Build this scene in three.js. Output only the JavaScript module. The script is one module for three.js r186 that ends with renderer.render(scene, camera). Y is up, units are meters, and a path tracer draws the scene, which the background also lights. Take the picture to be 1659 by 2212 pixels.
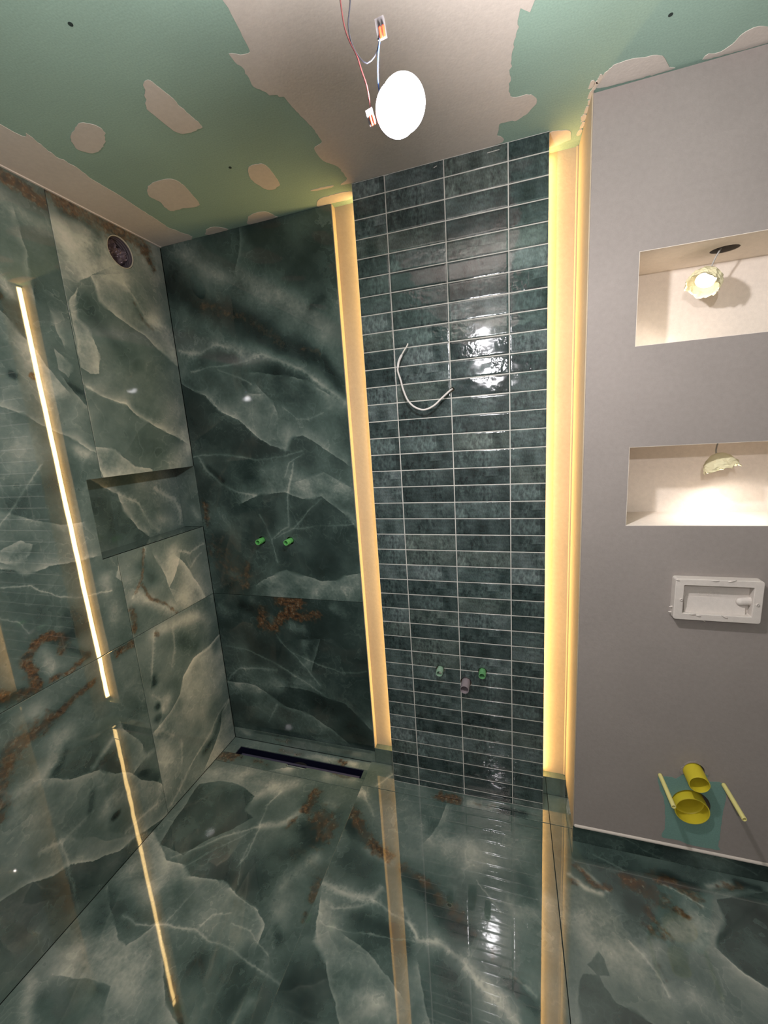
import * as THREE from 'three';
import { mergeGeometries, mergeVertices, toCreasedNormals } from 'three/addons/utils/BufferGeometryUtils.js';
import { RectAreaLightUniformsLib } from 'three/addons/lights/RectAreaLightUniformsLib.js';
import { FontLoader } from 'three/addons/loaders/FontLoader.js';
import { TextGeometry } from 'three/addons/geometries/TextGeometry.js';
import { Brush, Evaluator, SUBTRACTION } from 'three-bvh-csg';

// ---------------------------------------------------------------- camera, lights, exposure
const scene = new THREE.Scene();
scene.background = new THREE.Color(0x000000);
const camera = new THREE.PerspectiveCamera(2 * Math.atan(1106 / 874.14) * 180 / Math.PI, 1659 / 2212, 0.02, 30);
camera.position.set(1.4213, 1.541, 1.5688);
camera.rotation.set(-0.1898, 0.3073, -0.067, 'YXZ');
const renderer = new THREE.WebGLRenderer();
renderer.toneMapping = THREE.LinearToneMapping;
renderer.toneMappingExposure = 1.0;
renderer.shadowMap.enabled = true;
RectAreaLightUniformsLib.init();
const WARM = new THREE.Color().setRGB(1.0, 0.66, 0.25);       // light of the strips behind the tiled panel
const COOL = new THREE.Color().setRGB(1.0, 0.965, 0.995);        // light of the hanging bulbs
const NICHE = new THREE.Color().setRGB(1.0, 0.9, 0.82);       // light of the paper covered spots
const BULB_CD = 3.5, BULB2_CD = 4.0, STRIP_L = 24, SPOT_CD = 0.19;

// ---------------------------------------------------------------- room measures (metres)
const H = 2.388, PZ = 0.0832, XL = 0.9123, J1 = 1.0285, J2 = 1.2265, J3 = 1.4235, XR = 1.5408;
const XT = 0.7965, QZ = 0.1956, QX = 1.639, VZ = 0.4604, YJ = 0.8163, FX1 = 0.7759, FX2 = 1.564, FZ = 0.138, SZ = 0.160, SY = -0.006;
const XE = 2.75, ZE = 3.0;

// ---------------------------------------------------------------- helpers
let seedState = 12345;
const rnd = () => { seedState = (seedState * 1664525 + 1013904223) >>> 0; return seedState / 4294967296; };
const used = {};
const numbered = (n) => { const k = used[n] = (used[n] ?? -1) + 1; return k ? `${n}_${String(k).padStart(3, '0')}` : n; };
function group(name, parent = scene) { const g = new THREE.Group(); g.name = parent === scene ? numbered(name) : name; parent.add(g); return g; }
function mesh(name, geo, mat, parent = scene) {
  const m = new THREE.Mesh(geo, mat); m.name = parent === scene ? numbered(name) : name;
  m.castShadow = m.receiveShadow = true; parent.add(m); return m;
}
function tag(o, label, category, grp) { o.userData.label = label; o.userData.category = category; if (grp) o.userData.group = grp; return o; }
function struct(o, label, category) { o.userData.kind = 'structure'; o.userData.label = label; o.userData.category = category; return o; }
const V3 = (x, y, z) => new THREE.Vector3(x, y, z);
const clamp = (x, a = 0, b = 1) => Math.min(b, Math.max(a, x));
const sstep = (a, b, x) => { const t = clamp((x - a) / (b - a)); return t * t * (3 - 2 * t); };
const mixc = (a, b, t) => [a[0] + (b[0] - a[0]) * t, a[1] + (b[1] - a[1]) * t, a[2] + (b[2] - a[2]) * t];

// gradient noise in the plane
const PERM = new Uint16Array(512); const GX = new Float32Array(256), GY = new Float32Array(256);
{ const p = [...Array(256).keys()]; for (let i = 255; i > 0; i--) { const j = Math.floor(rnd() * (i + 1)); [p[i], p[j]] = [p[j], p[i]]; }
  for (let i = 0; i < 512; i++) PERM[i] = p[i & 255];
  for (let i = 0; i < 256; i++) { const a = rnd() * Math.PI * 2; GX[i] = Math.cos(a); GY[i] = Math.sin(a); } }
function noise(x, y) {
  const xi = Math.floor(x), yi = Math.floor(y), fx = x - xi, fy = y - yi, X = xi & 255, Y = yi & 255;
  const u = fx * fx * fx * (fx * (fx * 6 - 15) + 10), v = fy * fy * fy * (fy * (fy * 6 - 15) + 10);
  const a = PERM[PERM[X] + Y], b = PERM[PERM[X + 1] + Y], c = PERM[PERM[X] + Y + 1], d = PERM[PERM[X + 1] + Y + 1];
  const na = GX[a] * fx + GY[a] * fy, nb = GX[b] * (fx - 1) + GY[b] * fy, nc = GX[c] * fx + GY[c] * (fy - 1), nd = GX[d] * (fx - 1) + GY[d] * (fy - 1);
  const top = na + (nb - na) * u, bot = nc + (nd - nc) * u;
  return (top + (bot - top) * v) * 1.5;
}
const fbm = (x, y, n) => { let s = 0, a = 0.5, t = 0; for (let i = 0; i < n; i++) { s += a * noise(x, y); t += a; x = x * 2.03 + 17.1; y = y * 2.03 + 9.7; a *= 0.5; } return s / t; };

function dataTexture(w, h, fill, srgb = true, repeat = false) {
  const d = new Uint8Array(w * h * 4);
  for (let j = 0; j < h; j++) for (let i = 0; i < w; i++) {
    const c = fill((i + 0.5) / w, (j + 0.5) / h), k = (j * w + i) * 4;
    d[k] = clamp(c[0], 0, 255); d[k + 1] = clamp(c[1], 0, 255); d[k + 2] = clamp(c[2], 0, 255); d[k + 3] = 255;
  }
  const t = new THREE.DataTexture(d, w, h); if (srgb) t.colorSpace = THREE.SRGBColorSpace;
  t.magFilter = THREE.LinearFilter; t.minFilter = THREE.LinearMipmapLinearFilter; t.generateMipmaps = true;
  if (repeat) t.wrapS = t.wrapT = THREE.RepeatWrapping;
  t.needsUpdate = true; return t;
}

// a slab with eased edges in the plane spanned by U and V, face at `at` along N; uv runs 0..1 over the slab or in metres
function slabGeometry({ u0, u1, v0, v1, U, V, N, at, thick = 0.012, ease = 0.0012, uv = 'unit', uvo = [0, 0], at1, pillow = 0 }) {
  const rings = pillow ? [[0, -thick], [0, -0.0015], [0.0011, -0.00045], [pillow, 0]] : [[0, -thick], [0, -ease], [ease * 0.35, -ease * 0.35], [ease, 0]]; if (pillow) ease = pillow;
  const pos = [], uvs = [], nor = [], idx = [], P = (u, v, n) => [U[0] * u + V[0] * v + N[0] * n, U[1] * u + V[1] * v + N[1] * n, U[2] * u + V[2] * v + N[2] * n];
  const put = (u, v, n, q) => {
    const lift = at1 === undefined ? at : at + (at1 - at) * (v - v0) / (v1 - v0), l = Math.hypot(q[0], q[1], q[2]);
    pos.push(...P(u, v, lift + n)); nor.push(...P(q[0] / l, q[1] / l, q[2] / l)); uvs.push(...(uv === 'unit' ? [(u - u0) / (u1 - u0), (v - v0) / (v1 - v0)] : [u + uvo[0], v + uvo[1]])); return pos.length / 3 - 1;
  };
  const quad = (a, b, c, d) => idx.push(a, b, c, a, c, d), at4 = (r) => [[u0 + r, v0 + r], [u1 - r, v0 + r], [u1 - r, v1 - r], [u0 + r, v1 - r]], side = [[0, -1], [1, 0], [0, 1], [-1, 0]], lean = [0, 0.0, pillow ? 0.86 : 0.7, 1];
  for (let k = 0; k < 3; k++) for (let i = 0; i < 4; i++) { // each edge has its own normals, easing over from the side to the face
    const j = (i + 1) % 4, lo = at4(rings[k][0]), hi = at4(rings[k + 1][0]), s = side[i], n0 = [s[0] * (1 - lean[k]), s[1] * (1 - lean[k]), lean[k]], n1 = [s[0] * (1 - lean[k + 1]), s[1] * (1 - lean[k + 1]), lean[k + 1]];
    quad(put(...lo[i], rings[k][1], n0), put(...lo[j], rings[k][1], n0), put(...hi[j], rings[k + 1][1], n1), put(...hi[i], rings[k + 1][1], n1));
  }
  const up = [0, 0, 1], dn = [0, 0, -1]; quad(...at4(ease).map((c) => put(...c, 0, up))); const bk = at4(0).map((c) => put(...c, -thick, dn)); quad(bk[0], bk[3], bk[2], bk[1]);
  const cr = [U[1] * V[2] - U[2] * V[1], U[2] * V[0] - U[0] * V[2], U[0] * V[1] - U[1] * V[0]];
  if (cr[0] * N[0] + cr[1] * N[1] + cr[2] * N[2] < 0) for (let i = 0; i < idx.length; i += 3) [idx[i + 1], idx[i + 2]] = [idx[i + 2], idx[i + 1]];
  const g = new THREE.BufferGeometry();
  g.setAttribute('position', new THREE.Float32BufferAttribute(pos, 3)); g.setAttribute('normal', new THREE.Float32BufferAttribute(nor, 3)); g.setAttribute('uv', new THREE.Float32BufferAttribute(uvs, 2)); g.setIndex(idx);
  return g;
}
function box(x0, x1, y0, y1, z0, z1) { const g = new THREE.BoxGeometry(x1 - x0, y1 - y0, z1 - z0); g.translate((x0 + x1) / 2, (y0 + y1) / 2, (z0 + z1) / 2); return metric(g); }
function metric(g) { // uv in metres by the way each face points
  if (g.index) g = g.toNonIndexed();
  const p = g.attributes.position, uv = new Float32Array(p.count * 2), a = V3(), b = V3(), c = V3();
  for (let i = 0; i < p.count; i += 3) {
    a.fromBufferAttribute(p, i); b.fromBufferAttribute(p, i + 1); c.fromBufferAttribute(p, i + 2);
    const n = b.clone().sub(a).cross(c.clone().sub(a)); const m = [Math.abs(n.x), Math.abs(n.y), Math.abs(n.z)];
    [a, b, c].forEach((q, k) => { const [s, t] = m[0] >= m[1] && m[0] >= m[2] ? [q.z, q.y] : m[1] >= m[2] ? [q.x, q.z] : [q.x, q.y]; uv[(i + k) * 2] = s; uv[(i + k) * 2 + 1] = t; });
  }
  g.setAttribute('uv', new THREE.BufferAttribute(uv, 2)); return g;
}
const evaluator = new Evaluator(); evaluator.useGroups = false;
function cut(geo, ...tools) {
  const std = (g) => { g = g.clone(); for (const k of Object.keys(g.attributes)) if (!['position', 'normal', 'uv'].includes(k)) g.deleteAttribute(k); return g; };
  let a = new Brush(std(geo)); a.updateMatrixWorld();
  for (const t of tools) { const b = new Brush(std(t)); b.updateMatrixWorld(); const r = evaluator.evaluate(a, b, SUBTRACTION); a = new Brush(r.geometry); a.updateMatrixWorld(); }
  return a.geometry;
}
function rod(a, b, r, seg = 24, r2 = r) { // solid cylinder between two points
  const d = b.clone().sub(a), g = new THREE.CylinderGeometry(r2, r, d.length(), seg);
  g.applyQuaternion(new THREE.Quaternion().setFromUnitVectors(V3(0, 1, 0), d.clone().normalize())); g.translate((a.x + b.x) / 2, (a.y + b.y) / 2, (a.z + b.z) / 2); return g;
}
function lathe(profile, a, dir, seg = 40) { // profile of [radius, along], turned round dir from point a
  const g = new THREE.LatheGeometry(profile.map((q) => new THREE.Vector2(q[0], q[1])), seg);
  g.applyQuaternion(new THREE.Quaternion().setFromUnitVectors(V3(0, 1, 0), dir.clone().normalize())); g.translate(a.x, a.y, a.z); return g;
}
const pipeProfile = (ro, ri, len, deep = 0.04) => [[ri, -deep], [ri, len - 0.0006], [ri + 0.0006, len], [ro - 0.0006, len], [ro, len - 0.0006], [ro, -deep]];
const tube = (pts, r, n = 48, seg = 10) => new THREE.TubeGeometry(new THREE.CatmullRomCurve3(pts.map((q) => V3(...q))), n, r, seg);
// a thin sheet of filler with a ragged outline; the outline is in the plane, the sheet stands t proud of it
function ragged(points, step, amount, sd) {
  const out = []; const n = points.length;
  for (let i = 0; i < n; i++) {
    const a = points[i], b = points[(i + 1) % n], l = Math.hypot(b[0] - a[0], b[1] - a[1]), k = Math.max(1, Math.round(l / step));
    const p0 = points[(i + n - 1) % n], p3 = points[(i + 2) % n];
    for (let j = 0; j < k; j++) {
      const t = j / k, t2 = t * t, t3 = t2 * t, sharp = l > 0.25;
      const cr = (c) => sharp ? a[c] + (b[c] - a[c]) * t : 0.5 * (2 * a[c] + (b[c] - p0[c]) * t + (2 * p0[c] - 5 * a[c] + 4 * b[c] - p3[c]) * t2 + (3 * a[c] - p0[c] - 3 * b[c] + p3[c]) * t3);
      const s = out.length * 0.37 + sd * 13.7, x = cr(0), y = cr(1);
      const e = amount * (noise(x * 60 + sd, y * 60) + 0.7 * noise(x * 190 + sd, y * 190 + 3));
      out.push([x + e * Math.cos(s * 0.13), y + e * Math.sin(s * 0.11 + 1)]);
    }
  }
  return out;
}
function sheet(points, t, place) { // place(x, y, z) maps the sheet's own axes to the room
  const s = new THREE.Shape(points.map((q) => new THREE.Vector2(q[0], q[1])));
  const g = new THREE.ExtrudeGeometry(s, { depth: t, bevelEnabled: false }); const p = g.attributes.position;
  for (let i = 0; i < p.count; i++) { const v = place(p.getX(i), p.getY(i), p.getZ(i)); p.setXYZ(i, v[0], v[1], v[2]); }
  const k = place(1, 0, 0), o = place(0, 0, 0), l = place(0, 1, 0), m = place(0, 0, 1);
  const e1 = V3(k[0] - o[0], k[1] - o[1], k[2] - o[2]), e2 = V3(l[0] - o[0], l[1] - o[1], l[2] - o[2]), e3 = V3(m[0] - o[0], m[1] - o[1], m[2] - o[2]);
  if (e1.cross(e2).dot(e3) < 0) for (let i = 0; i < p.count; i += 3) for (const at of Object.values(g.attributes)) { const n = at.itemSize; for (let c = 0; c < n; c++) { const x = at.array[(i + 1) * n + c]; at.array[(i + 1) * n + c] = at.array[(i + 2) * n + c]; at.array[(i + 2) * n + c] = x; } }
  const out = metric(g); out.computeVertexNormals(); return out;
}

// ---------------------------------------------------------------- polished green marble
// Markings of each slab in metres on its own surface: [kind, light side, width, strength, points].
// E a crisp edge of a paler bed, V a vein, L a pale cloud, D a dark cloud, R rusty mineral, PL / PD a pale or dark island.
const VEINS = {
  A: [["R",0,0.0192,0.9,[0.587,2.36,0.54,2.356,0.464,2.341]],
    ["L",0,0.0269,0.35,[0.588,2.296,0.532,2.271,0.479,2.267]],
    ["E",1,0.0439,0.35,[0.568,2.273,0.563,2.201,0.554,2.167,0.561,2.095,0.565,2.036]],
    ["L",0,0.0163,0.5,[0.648,2.063,0.628,2.019]],
    ["D",0,0.0105,0.6,[0.659,2.013]],
    ["E",1,0.064,0.4,[0.667,1.972,0.631,1.927,0.596,1.888,0.571,1.828,0.527,1.76]],
    ["D",0,0.0119,0.8,[0.676,1.79,0.668,1.786]],
    ["R",0,0.0099,0.9,[0.616,1.792,0.609,1.788]],
    ["E",-1,0.0308,0.3,[0.525,1.999,0.516,1.943,0.504,1.905]],
    ["PL",0,0.0,0.4,[0.532,1.885,0.513,1.865,0.488,1.836,0.505,1.792,0.537,1.818]],
    ["D",0,0.0149,0.5,[0.531,1.776,0.459,1.743]],
    ["E",1,0.0399,0.4,[0.524,1.787,0.499,1.747,0.462,1.708]],
    ["E",-1,0.0326,0.4,[0.725,1.697,0.655,1.661,0.587,1.62,0.528,1.585,0.464,1.542]],
    ["L",0,0.0237,0.5,[0.524,1.552,0.469,1.532]],
    ["V",0,0.0039,0.5,[0.651,1.517,0.691,1.47,0.748,1.402,0.796,1.351]],
    ["E",1,0.0353,0.35,[0.788,1.392,0.736,1.368,0.68,1.337,0.625,1.319,0.566,1.31]],
    ["PL",0,0.0,0.5,[0.81,1.283,0.759,1.296,0.727,1.273,0.742,1.245,0.78,1.228,0.817,1.25]],
    ["E",-1,0.0556,0.45,[0.859,1.261,0.821,1.233,0.787,1.213,0.762,1.185,0.729,1.188,0.692,1.193,0.619,1.185,0.552,1.177]],
    ["V",0,0.0033,0.5,[0.833,1.175,0.761,1.151,0.741,1.129,0.687,1.086,0.634,1.064,0.586,1.049,0.51,1.037]],
    ["V",0,0.0029,0.4,[0.851,1.087,0.81,1.053,0.791,1.01]],
    ["R",0,0.0151,1,[0.706,0.907,0.7,0.941,0.747,0.976,0.791,0.965,0.812,0.928,0.804,0.863,0.809,0.82,0.854,0.837,0.899,0.857]],
    ["L",0,0.0208,0.4,[0.759,0.926,0.753,0.873]],
    ["R",0,0.0095,0.7,[0.765,0.831,0.706,0.827,0.639,0.843]],
    ["D",0,0.0134,0.5,[0.684,0.897,0.638,0.847]],
    ["D",0,0.0222,0.4,[0.727,0.941,0.667,0.942]],
    ["PL",0,0.0,0.45,[0.482,1.082,0.455,1.133,0.455,1.04]],
    ["L",0,0.0288,0.35,[0.527,1.089,0.519,0.995,0.512,0.937]],
    ["D",0,0.0356,0.25,[0.749,1.407,0.65,1.449]],
    ["D",0,0.049,0.25,[0.732,1.056,0.632,0.958]],
    ["L",0,0.0436,0.3,[0.617,1.863,0.589,1.74]],
    ["L",0,0.0542,0.25,[0.739,1.517,0.675,1.582]],
    ["E",-1,0.0646,0.4,[1.128,1.657,1.016,1.597,0.863,1.626,0.776,1.664]],
    ["V",0,0.0058,0.5,[1.13,1.366,0.984,1.38,0.872,1.299]],
    ["R",0,0.0181,0.9,[1.231,1.156,1.128,1.056,0.988,0.935,0.899,0.857]],
    ["E",1,0.0617,0.4,[1.09,1.839,0.866,1.953,0.739,1.941]]],
  A2: [["R",0,0.0135,0.9,[0.459,0.797,0.498,0.796,0.53,0.796]],
    ["R",0,0.0105,0.8,[0.638,0.742,0.697,0.737,0.756,0.713,0.8,0.703,0.859,0.702,0.909,0.7]],
    ["R",0,0.0269,0.8,[0.804,0.709,0.826,0.709,0.885,0.696,0.924,0.666,0.948,0.623,0.977,0.536]],
    ["L",0,0.039,0.45,[0.771,0.629,0.805,0.581,0.859,0.55,0.917,0.543]],
    ["E",1,0.0883,0.45,[0.828,0.52,0.778,0.472,0.683,0.421,0.634,0.355,0.582,0.321,0.547,0.244,0.453,0.139]],
    ["D",0,0.0191,0.5,[0.82,0.53,0.796,0.556,0.764,0.588]],
    ["D",0,0.0318,0.35,[0.686,0.456,0.612,0.369]],
    ["L",0,0.013,0.5,[0.619,0.49,0.661,0.467,0.699,0.449]],
    ["E",1,0.0473,0.45,[0.576,0.521,0.571,0.499,0.541,0.446,0.512,0.38,0.509,0.319,0.556,0.304]],
    ["L",0,0.0158,0.5,[0.496,0.318,0.475,0.311]],
    ["D",0,0.0232,0.5,[0.531,0.258,0.488,0.191]],
    ["D",0,0.0121,0.9,[0.669,0.205,0.658,0.205]],
    ["R",0,0.0081,0.5,[0.673,0.204,0.654,0.205]],
    ["D",0,0.0128,0.5,[0.725,0.359,0.743,0.299]],
    ["L",0,0.0276,0.4,[0.7,0.263,0.659,0.282,0.609,0.242]],
    ["E",-1,0.0455,0.6,[1.079,0.301,1.018,0.282,0.946,0.256,0.892,0.214,0.837,0.189,0.768,0.124,0.682,0.061,0.59,0.038,0.475,-0.014]],
    ["V",0,0.0124,0.4,[0.907,0.32,0.845,0.295,0.777,0.294,0.732,0.292]],
    ["V",0,0.009,0.35,[0.648,0.103,0.565,0.098,0.498,0.085]],
    ["D",0,0.1159,0.25,[0.977,0.134,0.796,0.014,0.616,-0.044]],
    ["L",0,0.0392,0.25,[0.928,0.488,0.867,0.405]],
    ["V",0,0.0053,0.3,[0.847,0.311,0.846,0.159,0.844,0.019]],
    ["L",0,0.0432,0.3,[0.882,0.769,0.819,0.769]],
    ["D",0,0.0259,0.3,[0.901,0.737,0.912,0.793]],
    ["L",0,0.0296,0.3,[0.513,0.646,0.465,0.572]],
    ["E",-1,0.0606,0.4,[1.352,0.568,1.238,0.519,1.162,0.316,1.079,0.301]],
    ["R",0,0.0222,0.8,[0.977,0.536,1.087,0.454,1.169,0.489]]],
  B: [["R",0,0.03,0.85,[0.442,2.381,0.305,2.362,0.147,2.374,0.086,2.345]],
    ["R",0,0.0115,0.7,[0.088,2.335,0.059,2.284]],
    ["D",0,0.0144,0.5,[0.421,2.34,0.343,2.338,0.29,2.308]],
    ["L",0,0.031,0.5,[0.451,2.274,0.388,2.255,0.285,2.294]],
    ["L",0,0.0817,0.45,[0.393,2.217,0.259,2.233]],
    ["L",0,0.0512,0.4,[0.091,2.3,0.051,2.269,0.026,2.331]],
    ["PL",0,0.0,0.55,[0.409,2.111,0.43,2.055,0.431,2.002,0.401,1.976,0.386,1.94,0.376,1.888,0.394,1.824,0.428,1.819,0.456,1.837,0.455,1.955,0.451,2.049]],
    ["E",-1,0.1132,0.5,[0.383,2.147,0.356,2.164,0.342,2.126,0.336,2.08,0.3,2.059,0.221,2.019,0.158,2.0,0.109,1.956,0.001,1.901]],
    ["V",0,0.0108,0.35,[0.22,2.182,0.193,2.155,0.141,2.08,0.035,2.053]],
    ["R",0,0.0065,0.5,[0.184,2.116,0.151,2.064,0.113,2.027]],
    ["D",0,0.041,0.35,[0.391,2.069,0.378,2.012,0.32,1.944,0.231,1.89]],
    ["L",0,0.0383,0.4,[0.103,2.075,0.025,2.036,0.015,1.96]],
    ["E",-1,0.0475,0.5,[0.452,1.778,0.389,1.738,0.308,1.721,0.278,1.688,0.196,1.644,0.128,1.608,0.035,1.567]],
    ["V",0,0.0053,0.5,[0.452,1.778,0.389,1.738,0.308,1.721]],
    ["D",0,0.0307,0.35,[0.269,1.71,0.165,1.667]],
    ["D",0,0.0905,0.3,[0.399,1.655,0.274,1.583,0.172,1.521]],
    ["PL",0,0.0,0.5,[0.463,1.565,0.384,1.549,0.365,1.525,0.318,1.48,0.232,1.462,0.237,1.439,0.452,1.446,0.463,1.507]],
    ["L",0,0.0433,0.5,[0.127,1.468,0.076,1.494,0.001,1.553]],
    ["L",0,0.0251,0.35,[0.038,1.596,0.001,1.638]],
    ["V",0,0.0064,0.5,[0.338,1.154,0.375,1.031,0.403,1.004,0.435,0.969]],
    ["R",0,0.006,0.8,[0.345,1.144,0.375,1.031,0.403,1.004,0.422,0.983]],
    ["R",0,0.0068,0.8,[0.38,1.007,0.352,0.939,0.286,0.884,0.235,0.819]],
    ["L",0,0.0257,0.5,[0.408,0.977,0.343,0.915,0.256,0.842]],
    ["E",-1,0.0642,0.5,[0.298,1.096,0.263,0.995,0.25,0.946,0.204,1.002,0.178,1.047]],
    ["E",1,0.1186,0.5,[0.176,1.057,0.122,0.979,0.084,0.889,0.05,0.811]],
    ["L",0,0.0369,0.45,[0.234,1.059,0.202,1.101]],
    ["V",0,0.0075,0.5,[0.17,1.088,0.109,1.058,0.012,1.082]],
    ["V",0,0.0078,0.4,[0.117,0.993,0.071,1.024,0.035,1.035]],
    ["R",0,0.012,0.9,[0.443,0.923,0.443,0.845]],
    ["D",0,0.0297,0.4,[0.357,1.085,0.326,1.015]],
    ["L",0,0.0273,0.3,[0.43,1.044,0.434,0.978]],
    ["L",0,0.0633,0.4,[0.177,0.87,0.087,0.878]]],
  B2: [["L",0,0.0319,0.45,[0.142,0.762,0.3,0.794,0.363,0.783]],
    ["R",0,0.0088,0.7,[0.355,0.789,0.35,0.766]],
    ["V",0,0.0086,0.4,[0.36,0.798,0.395,0.698,0.426,0.584]],
    ["V",0,0.0071,0.35,[0.271,0.775,0.28,0.68,0.308,0.598]],
    ["L",0,0.0281,0.35,[0.088,0.724,0.062,0.663]],
    ["E",-1,0.2133,0.55,[-0.002,0.597,0.091,0.574,0.188,0.569,0.263,0.519,0.295,0.459,0.362,0.413,0.447,0.387]],
    ["V",0,0.0079,0.5,[-0.0,0.588,0.092,0.568,0.19,0.563,0.264,0.513]],
    ["V",0,0.0086,0.45,[0.008,0.225,0.088,0.205,0.157,0.153,0.217,0.13,0.307,0.091,0.405,0.035,0.445,0.011]],
    ["D",0,0.0213,0.4,[0.067,0.189,0.139,0.112,0.222,0.091]],
    ["E",-1,0.1247,0.5,[-0.018,0.237,0.025,0.213,0.07,0.191,0.096,0.12,0.157,0.061,0.218,0.022]],
    ["D",0,0.0159,0.8,[0.41,0.484,0.408,0.478]],
    ["D",0,0.0184,0.8,[0.423,0.43,0.412,0.428]],
    ["D",0,0.0176,0.7,[0.41,0.607,0.409,0.588]],
    ["L",0,0.0281,0.4,[0.387,0.441,0.366,0.481]],
    ["V",0,0.0093,0.4,[0.425,0.545,0.398,0.504,0.393,0.445,0.422,0.389]],
    ["V",0,0.0078,0.3,[0.329,0.256,0.35,0.144]],
    ["V",0,0.0099,0.35,[0.474,0.259,0.395,0.195]],
    ["L",0,0.049,0.35,[0.432,0.285,0.44,0.131]],
    ["D",0,0.0419,0.4,[0.229,0.69,0.171,0.624]],
    ["D",0,0.0362,0.5,[0.042,0.552,-0.017,0.584]],
    ["V",0,0.0118,0.4,[0.449,0.377,0.403,0.363,0.366,0.298]]],
  N: [["E",-1,0.0602,0.5,[0.419,1.455,0.414,1.443,0.374,1.407,0.317,1.372,0.309,1.33,0.306,1.3,0.278,1.255,0.256,1.207,0.214,1.169]],
    ["V",0,0.0107,0.4,[0.374,1.407,0.317,1.372,0.232,1.312,0.198,1.243,0.149,1.178]],
    ["V",0,0.0201,0.5,[0.139,1.371,0.094,1.336,0.033,1.298,0.01,1.241,0.019,1.171]],
    ["L",0,0.0346,0.3,[0.125,1.227,0.078,1.194]],
    ["D",0,0.0587,0.3,[0.408,1.326,0.353,1.258]],
    ["L",0,0.0466,0.3,[0.188,1.407,0.111,1.418]]],
  C: [["D",0,0.0483,0.5,[0.024,2.237,0.125,2.157,0.222,2.108,0.305,2.074,0.382,2.027,0.473,1.979,0.527,1.931,0.617,1.899]],
    ["D",0,0.0264,0.5,[0.636,1.879,0.715,1.852,0.784,1.708]],
    ["R",0,0.0164,0.6,[0.18,2.129,0.269,2.094,0.385,2.045]],
    ["R",0,0.0178,0.55,[0.407,2.028,0.474,1.988,0.527,1.931]],
    ["R",0,0.0094,0.5,[0.618,1.904,0.698,1.877]],
    ["L",0,0.0497,0.3,[0.082,2.363,0.193,2.28,0.353,2.201,0.491,2.156,0.583,2.099,0.679,2.047,0.793,2.055]],
    ["E",1,0.0423,0.22,[0.399,2.38,0.382,2.299,0.348,2.227]],
    ["D",0,0.0181,0.45,[0.674,2.049,0.732,2.071]],
    ["L",0,0.0681,0.25,[0.451,2.106,0.61,2.014,0.725,1.947]],
    ["D",0,0.0906,0.25,[0.503,2.319,0.636,2.229,0.726,2.148]],
    ["V",0,0.0121,0.45,[0.017,1.965,0.131,1.94,0.211,1.966,0.298,1.945,0.354,1.889,0.436,1.902,0.519,1.865,0.614,1.82,0.676,1.769,0.788,1.679]],
    ["L",0,0.0312,0.35,[0.211,1.966,0.436,1.902,0.614,1.82,0.788,1.679]],
    ["V",0,0.0052,0.35,[0.071,1.872,0.235,1.878,0.36,1.883,0.42,1.891]],
    ["V",0,0.0042,0.3,[0.205,1.862,0.318,1.821,0.371,1.787]],
    ["D",0,0.0337,0.4,[0.14,1.908,0.285,1.907]],
    ["D",0,0.0352,0.35,[0.501,1.83,0.626,1.79]],
    ["E",1,0.1539,0.42,[-0.014,1.835,0.019,1.807,0.12,1.76,0.202,1.685,0.278,1.641,0.365,1.567,0.424,1.525,0.494,1.5]],
    ["V",0,0.0055,0.3,[0.019,1.807,0.12,1.76,0.202,1.685,0.278,1.641,0.365,1.567,0.424,1.525]],
    ["E",-1,0.0456,0.3,[0.404,1.775,0.415,1.758,0.458,1.707,0.473,1.663]],
    ["E",-1,0.0782,0.3,[0.376,1.834,0.527,1.811,0.636,1.773,0.741,1.697]],
    ["E",-1,0.034,0.25,[0.325,1.792,0.343,1.755,0.4,1.746]],
    ["V",0,0.004,0.3,[0.504,1.68,0.564,1.628,0.618,1.624,0.694,1.646]],
    ["D",0,0.1023,0.3,[0.046,1.676,0.183,1.584,0.317,1.505]],
    ["D",0,0.0968,0.3,[-0.002,1.423,0.088,1.333]],
    ["V",0,0.0049,0.45,[-0.029,1.49,0.014,1.494,0.171,1.5,0.357,1.466,0.468,1.473,0.576,1.492]],
    ["V",0,0.0043,0.35,[0.478,1.386,0.508,1.445,0.567,1.472]],
    ["E",1,0.0822,0.32,[0.501,1.495,0.534,1.551,0.584,1.559,0.699,1.485,0.772,1.434]],
    ["E",-1,0.0619,0.2,[0.532,1.364,0.669,1.399,0.78,1.337]],
    ["V",0,0.0119,0.4,[0.037,1.487,0.067,1.434,0.135,1.364,0.222,1.319,0.324,1.302]],
    ["D",0,0.0118,0.4,[0.081,1.442,0.148,1.379]],
    ["E",1,0.0634,0.42,[0.243,1.275,0.349,1.308,0.472,1.32,0.554,1.283,0.641,1.296,0.697,1.253,0.766,1.204,0.796,1.157]],
    ["L",0,0.073,0.3,[0.346,1.369,0.533,1.374,0.704,1.319]],
    ["D",0,0.1298,0.28,[0.349,1.22,0.558,1.198,0.682,1.094,0.583,1.006]],
    ["V",0,0.0054,0.45,[0.53,1.444,0.485,1.313,0.468,1.162,0.371,1.1,0.389,0.994]],
    ["V",0,0.0051,0.35,[0.327,1.22,0.371,1.1]],
    ["V",0,0.0045,0.35,[0.64,1.288,0.493,1.153,0.386,1.1]],
    ["V",0,0.0033,0.3,[0.476,1.153,0.785,1.175]],
    ["E",-1,0.1049,0.4,[0.276,0.882,0.328,0.914,0.4,0.947,0.435,0.957,0.497,0.928,0.616,0.911,0.687,0.915,0.72,0.938,0.78,0.949]],
    ["L",0,0.058,0.3,[0.349,0.862,0.566,0.851,0.751,0.883]],
    ["R",0,0.0151,0.8,[0.028,1.276,0.03,1.183]],
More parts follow.
